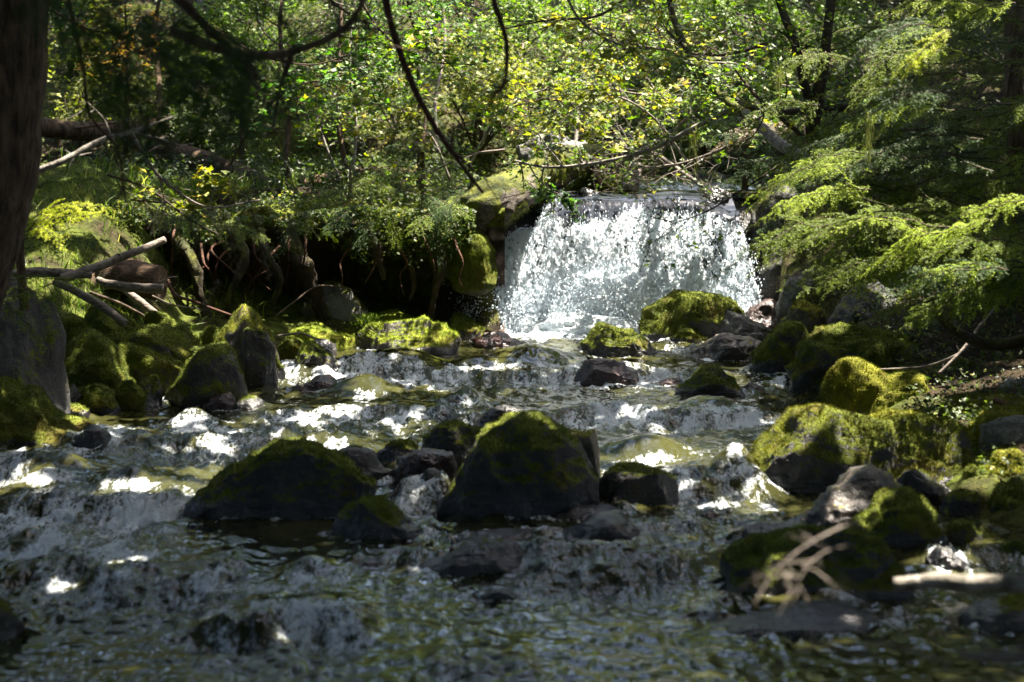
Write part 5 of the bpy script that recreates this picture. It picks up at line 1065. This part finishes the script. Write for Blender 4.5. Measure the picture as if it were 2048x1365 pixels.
# ================================================================ ground cover
rg = np.random.default_rng(55)
def scatter(n, f, xr, yr):
    Y = rg.uniform(*yr, n); X = rg.uniform(*xr, n) * Y; z = zg(X, Y); return np.stack([X, Y, z], -1)
p = scatter(90000, None, (-.30, .30), (29.2, 46)); ok = ~((p[:, 1] < 34) & (p[:, 0] > -.4) & (p[:, 0] < 3.8)); p = p[ok]
cl = fbm(p * .9, 3, 120); p = p[(cl + rg.uniform(-.4, .4, len(p))) > -.1]
p[:, 2] += rg.random(len(p)) ** 2 * .5 + .02
g = MB(); leaves(g, p, .075, .6, 0, LEAF, np.clip(.4 + .5 * fbm(p * .5, 2, 121) + rg.normal(0, .2, len(p)), 0, 1), rg)
tag(g.build('undergrowth', M['fern']), 'leafy undergrowth covering the hillside', kind='stuff')
def edge(n, xs_, ys_, h):  # bank top fringe
    X = rg.uniform(*xs_, n); Y = rg.uniform(*ys_, n); return np.stack([X, Y, -.60 + .30 * fbm(np.stack([X * .9, 0 * X, 0 * X], -1), 3, 74) + .14 * fbm(np.stack([X, Y, 0 * X], -1) * 1.5, 2, 122) + rg.random(n) ** 1.5 * h], -1)
p = edge(9000, (-6.5, -.9), (27.2, 29.6), .22); p[:, 2] -= .25 * np.exp(-((p[:, 1] - 27.2) / .25) ** 2) * rg.random(len(p))
dx = rg.uniform(-6, -.5, 9000); cl_ = fbm(np.stack([dx * 1.6, 0 * dx, 0 * dx], -1), 3, 140); hang = rg.random(9000) ** 1.6 * (.12 + .8 * np.clip(cl_ + .15, 0, 1)); kq = cl_ + rg.uniform(-.3, .3, 9000) > 0; dx, cl_, hang = dx[kq], cl_[kq], hang[kq]
p = np.concatenate([p, np.stack([dx, 27.12 + .12 * rg.normal(size=len(dx)) - .25 * np.clip(cl_, 0, 1), -.62 + .30 * fbm(np.stack([dx * .9, 0 * dx, 0 * dx], -1), 3, 74) + .06 * cl_ - hang], -1)])
g = MB(); leaves(g, p, .05, .7, 0, LEAF, None, rg); tag(g.build('bank_plants', M['fern']), 'small leaves matting the top of the undercut bank', kind='stuff')
def grass(name, label, P0, n, Lr, cl=True, mat='grass', w=.007):
    up = nrm(rg.normal(0, .35, (n, 3)) + [0, 0, 1]); sd = nrm(np.cross(up, rg.normal(size=(n, 3)))); g = MB(); L = rg.uniform(*Lr, n)[:, None]
    bend = nrm(rg.normal(size=(n, 3)) * [1, 1, 0]) * L * .35
    T6 = np.stack([P0 - sd * w, P0 + sd * w, P0 + up * L * .6 + sd * w * .8 + bend * .3, P0 + up * L + bend - [0, 0, .1] * L, P0 + up * L * .6 - sd * w * .8 + bend * .3], 1).reshape(-1, 3)
    g.add(T6, np.arange(n * 5).reshape(n, 5), 0, np.repeat(rg.random(n), 5), 0, False)
    o = g.build(name, M[mat]); return tag(o, label, kind='stuff')
def gpatch(px, Y, sx, sy, n):
    X = (px - 1024) / F * Y + rg.normal(0, sx, n); YY = Y + rg.normal(0, sy, n); return np.stack([X, YY, zg(X, YY)], -1)
grass('grass', 'long grass in the clearings of the left bank', np.concatenate([gpatch(640, 31.8, .7, .5, 1500), gpatch(260, 27.5, .9, .9, 500), gpatch(380, 29.5, .7, .6, 1000), gpatch(540, 33.5, .8, .6, 900), gpatch(180, 24.5, .6, .6, 500), gpatch(760, 32, .5, .5, 500)]), 4900, (.12, .38))
q = P(738, 648, 26.6) + rg.normal(0, 1, (160, 3)) * [.07, .06, .01]
o = grass('grass_tuft', None, q, 160, (.08, .2)); del o['kind']; tag(o, 'tuft of grass on the moss behind the sunlit angular boulder', 'grass')
# low foliage on the right bank floor
p = scatter(16000, None, (.13, .32), (15, 29)); xr_ = np.interp(p[:, 1], RY, RX); p = p[p[:, 0] > xr_ + .8]; p[:, 2] += rg.random(len(p)) ** 2 * .18 + .02
g = MB(); leaves(g, p, .05, .7, 0, LEAF, None, rg); tag(g.build('bank_litter', M['fern']), 'low leaves on the right bank', kind='stuff')
tag((lambda g: (leaves(g, P(1112, 672, 25.9)[None] * 1.0, .01), g.build('x', M['mapley']))[1])(MB()), 'x') if False else None
g = MB(); leaves(g, P(990, 668, 26.85)[None] + [[0, 0, .03]], .11, .2, 0, LEAF, np.array([.8]), rg); tag(g.build('fallen_leaf', M['mapley'], None, P(990, 668, 26.85)), 'single yellow maple leaf on the wet brown stone left of the waterfall', 'leaf')

# ================================================================ unseen canopy added to shade the stream, gaps cut for sun patches
rg = np.random.default_rng(77); n = 100000
p = np.stack([rg.uniform(-14, 17, n), rg.uniform(-14, 50, n), 0 * np.zeros(n)], -1); gr = np.maximum(zg(p[:, 0], p[:, 1]), -1)
p[:, 2] = np.maximum(6.5, gr + 5.5) + rg.uniform(0, 3.5, n)
corr = np.exp(-((p[:, 0] - .8) / 2.2) ** 2) * sstep(20, 24, p[:, 1])
sh = p - TS * (p[:, 2:3] + 1) / TS[2]
cover = np.where(sh[:, 1] > 28.6, CANB, 1.0) * (1 - CORR * corr); cl = fbm(p * 1.15, 3, 130)
openx = .5 * (sh[:, 0] < -7) + (p[:, 1] < -2) * .6
keep = (rg.random(n) < cover * (1 - .85 * np.clip(openx, 0, 1))) & ~lit_block(p) & (cl > np.where(sh[:, 1] < 27, np.where((sh[:, 1] < 16.9) & (sh[:, 0] < 2.5), -.55, np.where((sh[:, 0] < -4.2) & (sh[:, 1] < 24), -.42, np.where(sh[:, 0] > 3.4, -.05, np.where(sh[:, 1] > 19, .09, .0)))), -.12))
sidep = np.stack([np.where(rg.random(22000) < .5, -1, 1) * rg.uniform(9.5, 16, 22000), rg.uniform(-14, 34, 22000), rg.uniform(-2, 8, 22000)], -1)  # unseen side and rear clumps added to dim the surroundings
sidep = sidep[(np.abs(sidep[:, 0]) > .30 * sidep[:, 1] + 1.5) & ~lit_block(sidep)]
backp = np.stack([rg.uniform(-12, 12, 9000), rg.uniform(-14, -8, 9000), rg.uniform(-4, 8, 9000)], -1)
top = p[keep]
def crown(pts, par, mat='firdark'):  # added shade clumps out of view, parented to a visible tree
    g = MB(); leaves(g, pts, .62, .5, 0, LEAF, None, rg); part(g, 'crown', mat, par)
crown(np.concatenate([top[top[:, 0] < 0], sidep[sidep[:, 0] < 0], backp[backp[:, 0] < 0]]), LEAN)
hem = [o for o in COL.objects if o.name.startswith('hemlock') and 'large' in o.get('label', '')][0]
crown(np.concatenate([top[top[:, 0] >= 0], sidep[sidep[:, 0] >= 0], backp[backp[:, 0] >= 0]]), hem)

# ================================================================ the far wood on the hill above
g = MB(); rg = np.random.default_rng(99)
for k in range(30):
    X0 = rg.uniform(-28, 28); Y0 = rg.uniform(50, 66); z0 = float(zg(X0, Y0)); h = rg.uniform(13, 22); n = 420
    t = rg.random(n) ** .8; rr = (1 - t) * 2.6 * np.sqrt(rg.random(n)) + .15; an = rg.uniform(0, 6.28, n)
    leaves(g, np.stack([X0 + rr * np.cos(an), Y0 + rr * np.sin(an), z0 + 1 + t * h], -1), .9, .5, 0, LEAF, None, rg)
    tube(g, np.array([[X0, Y0, z0 - .5], [X0 + .1, Y0, z0 + h * .5], [X0, Y0, z0 + h]]), [.3, .2, .05], 7, 1, cap=False)
tag(g.build('forest', [M['firdark'], M['bark']]), 'dark conifer wood standing on the hill above the shrubs', kind='stuff')
# ================================================================ light and camera
w = bpy.data.worlds.new('World'); S.world = w; w.use_nodes = True; t = w.node_tree
sky = t.nodes.new('ShaderNodeTexSky'); sky.sky_type = 'NISHITA'; sky.sun_disc = False
el = math.asin(TS[2]); az = math.atan2(TS[0], TS[1])
sky.sun_elevation = el; sky.sun_rotation = az; sky.altitude = 600; sky.dust_density = 4.0; sky.air_density = .8
bg = t.nodes['Background']; t.links.new(sky.outputs[0], bg.inputs[0]); bg.inputs[1].default_value = .14
sl = bpy.data.lights.new('sun', 'SUN'); sl.energy = 5.0; sl.angle = math.radians(.5); sl.color = (1, .92, .79)
so = bpy.data.objects.new('sun', sl); COL.objects.link(so)
from mathutils import Vector
so.rotation_euler = Vector(TS).to_track_quat('Z', 'Y').to_euler(); so.location = (0, 0, 30)
cd = bpy.data.cameras.new('camera'); cam = bpy.data.objects.new('camera', cd); COL.objects.link(cam); S.camera = cam
cam.location = (0, 0, 0); cam.rotation_euler = (math.pi / 2, 0, 0)
cd.lens = 70; cd.sensor_width = 36; cd.shift_y = -(682.5 - HY) / 2048; cd.clip_end = 600; cd.clip_start = .1
cd.dof.use_dof = True; cd.dof.focus_distance = 24.5; cd.dof.aperture_fstop = 1.5
S.view_settings.view_transform = 'Standard'; S.view_settings.look = 'None'; S.view_settings.gamma = 1; S.view_settings.exposure = EXPO
S.render.engine = 'CYCLES'; cy = S.cycles
cy.max_bounces = 6; cy.diffuse_bounces = 3; cy.glossy_bounces = 3; cy.transmission_bounces = 4; cy.transparent_max_bounces = 4
cy.use_denoising = True; cy.caustics_reflective = False; cy.caustics_refractive = False; cy.sample_clamp_indirect = 4; cy.sample_clamp_direct = 0
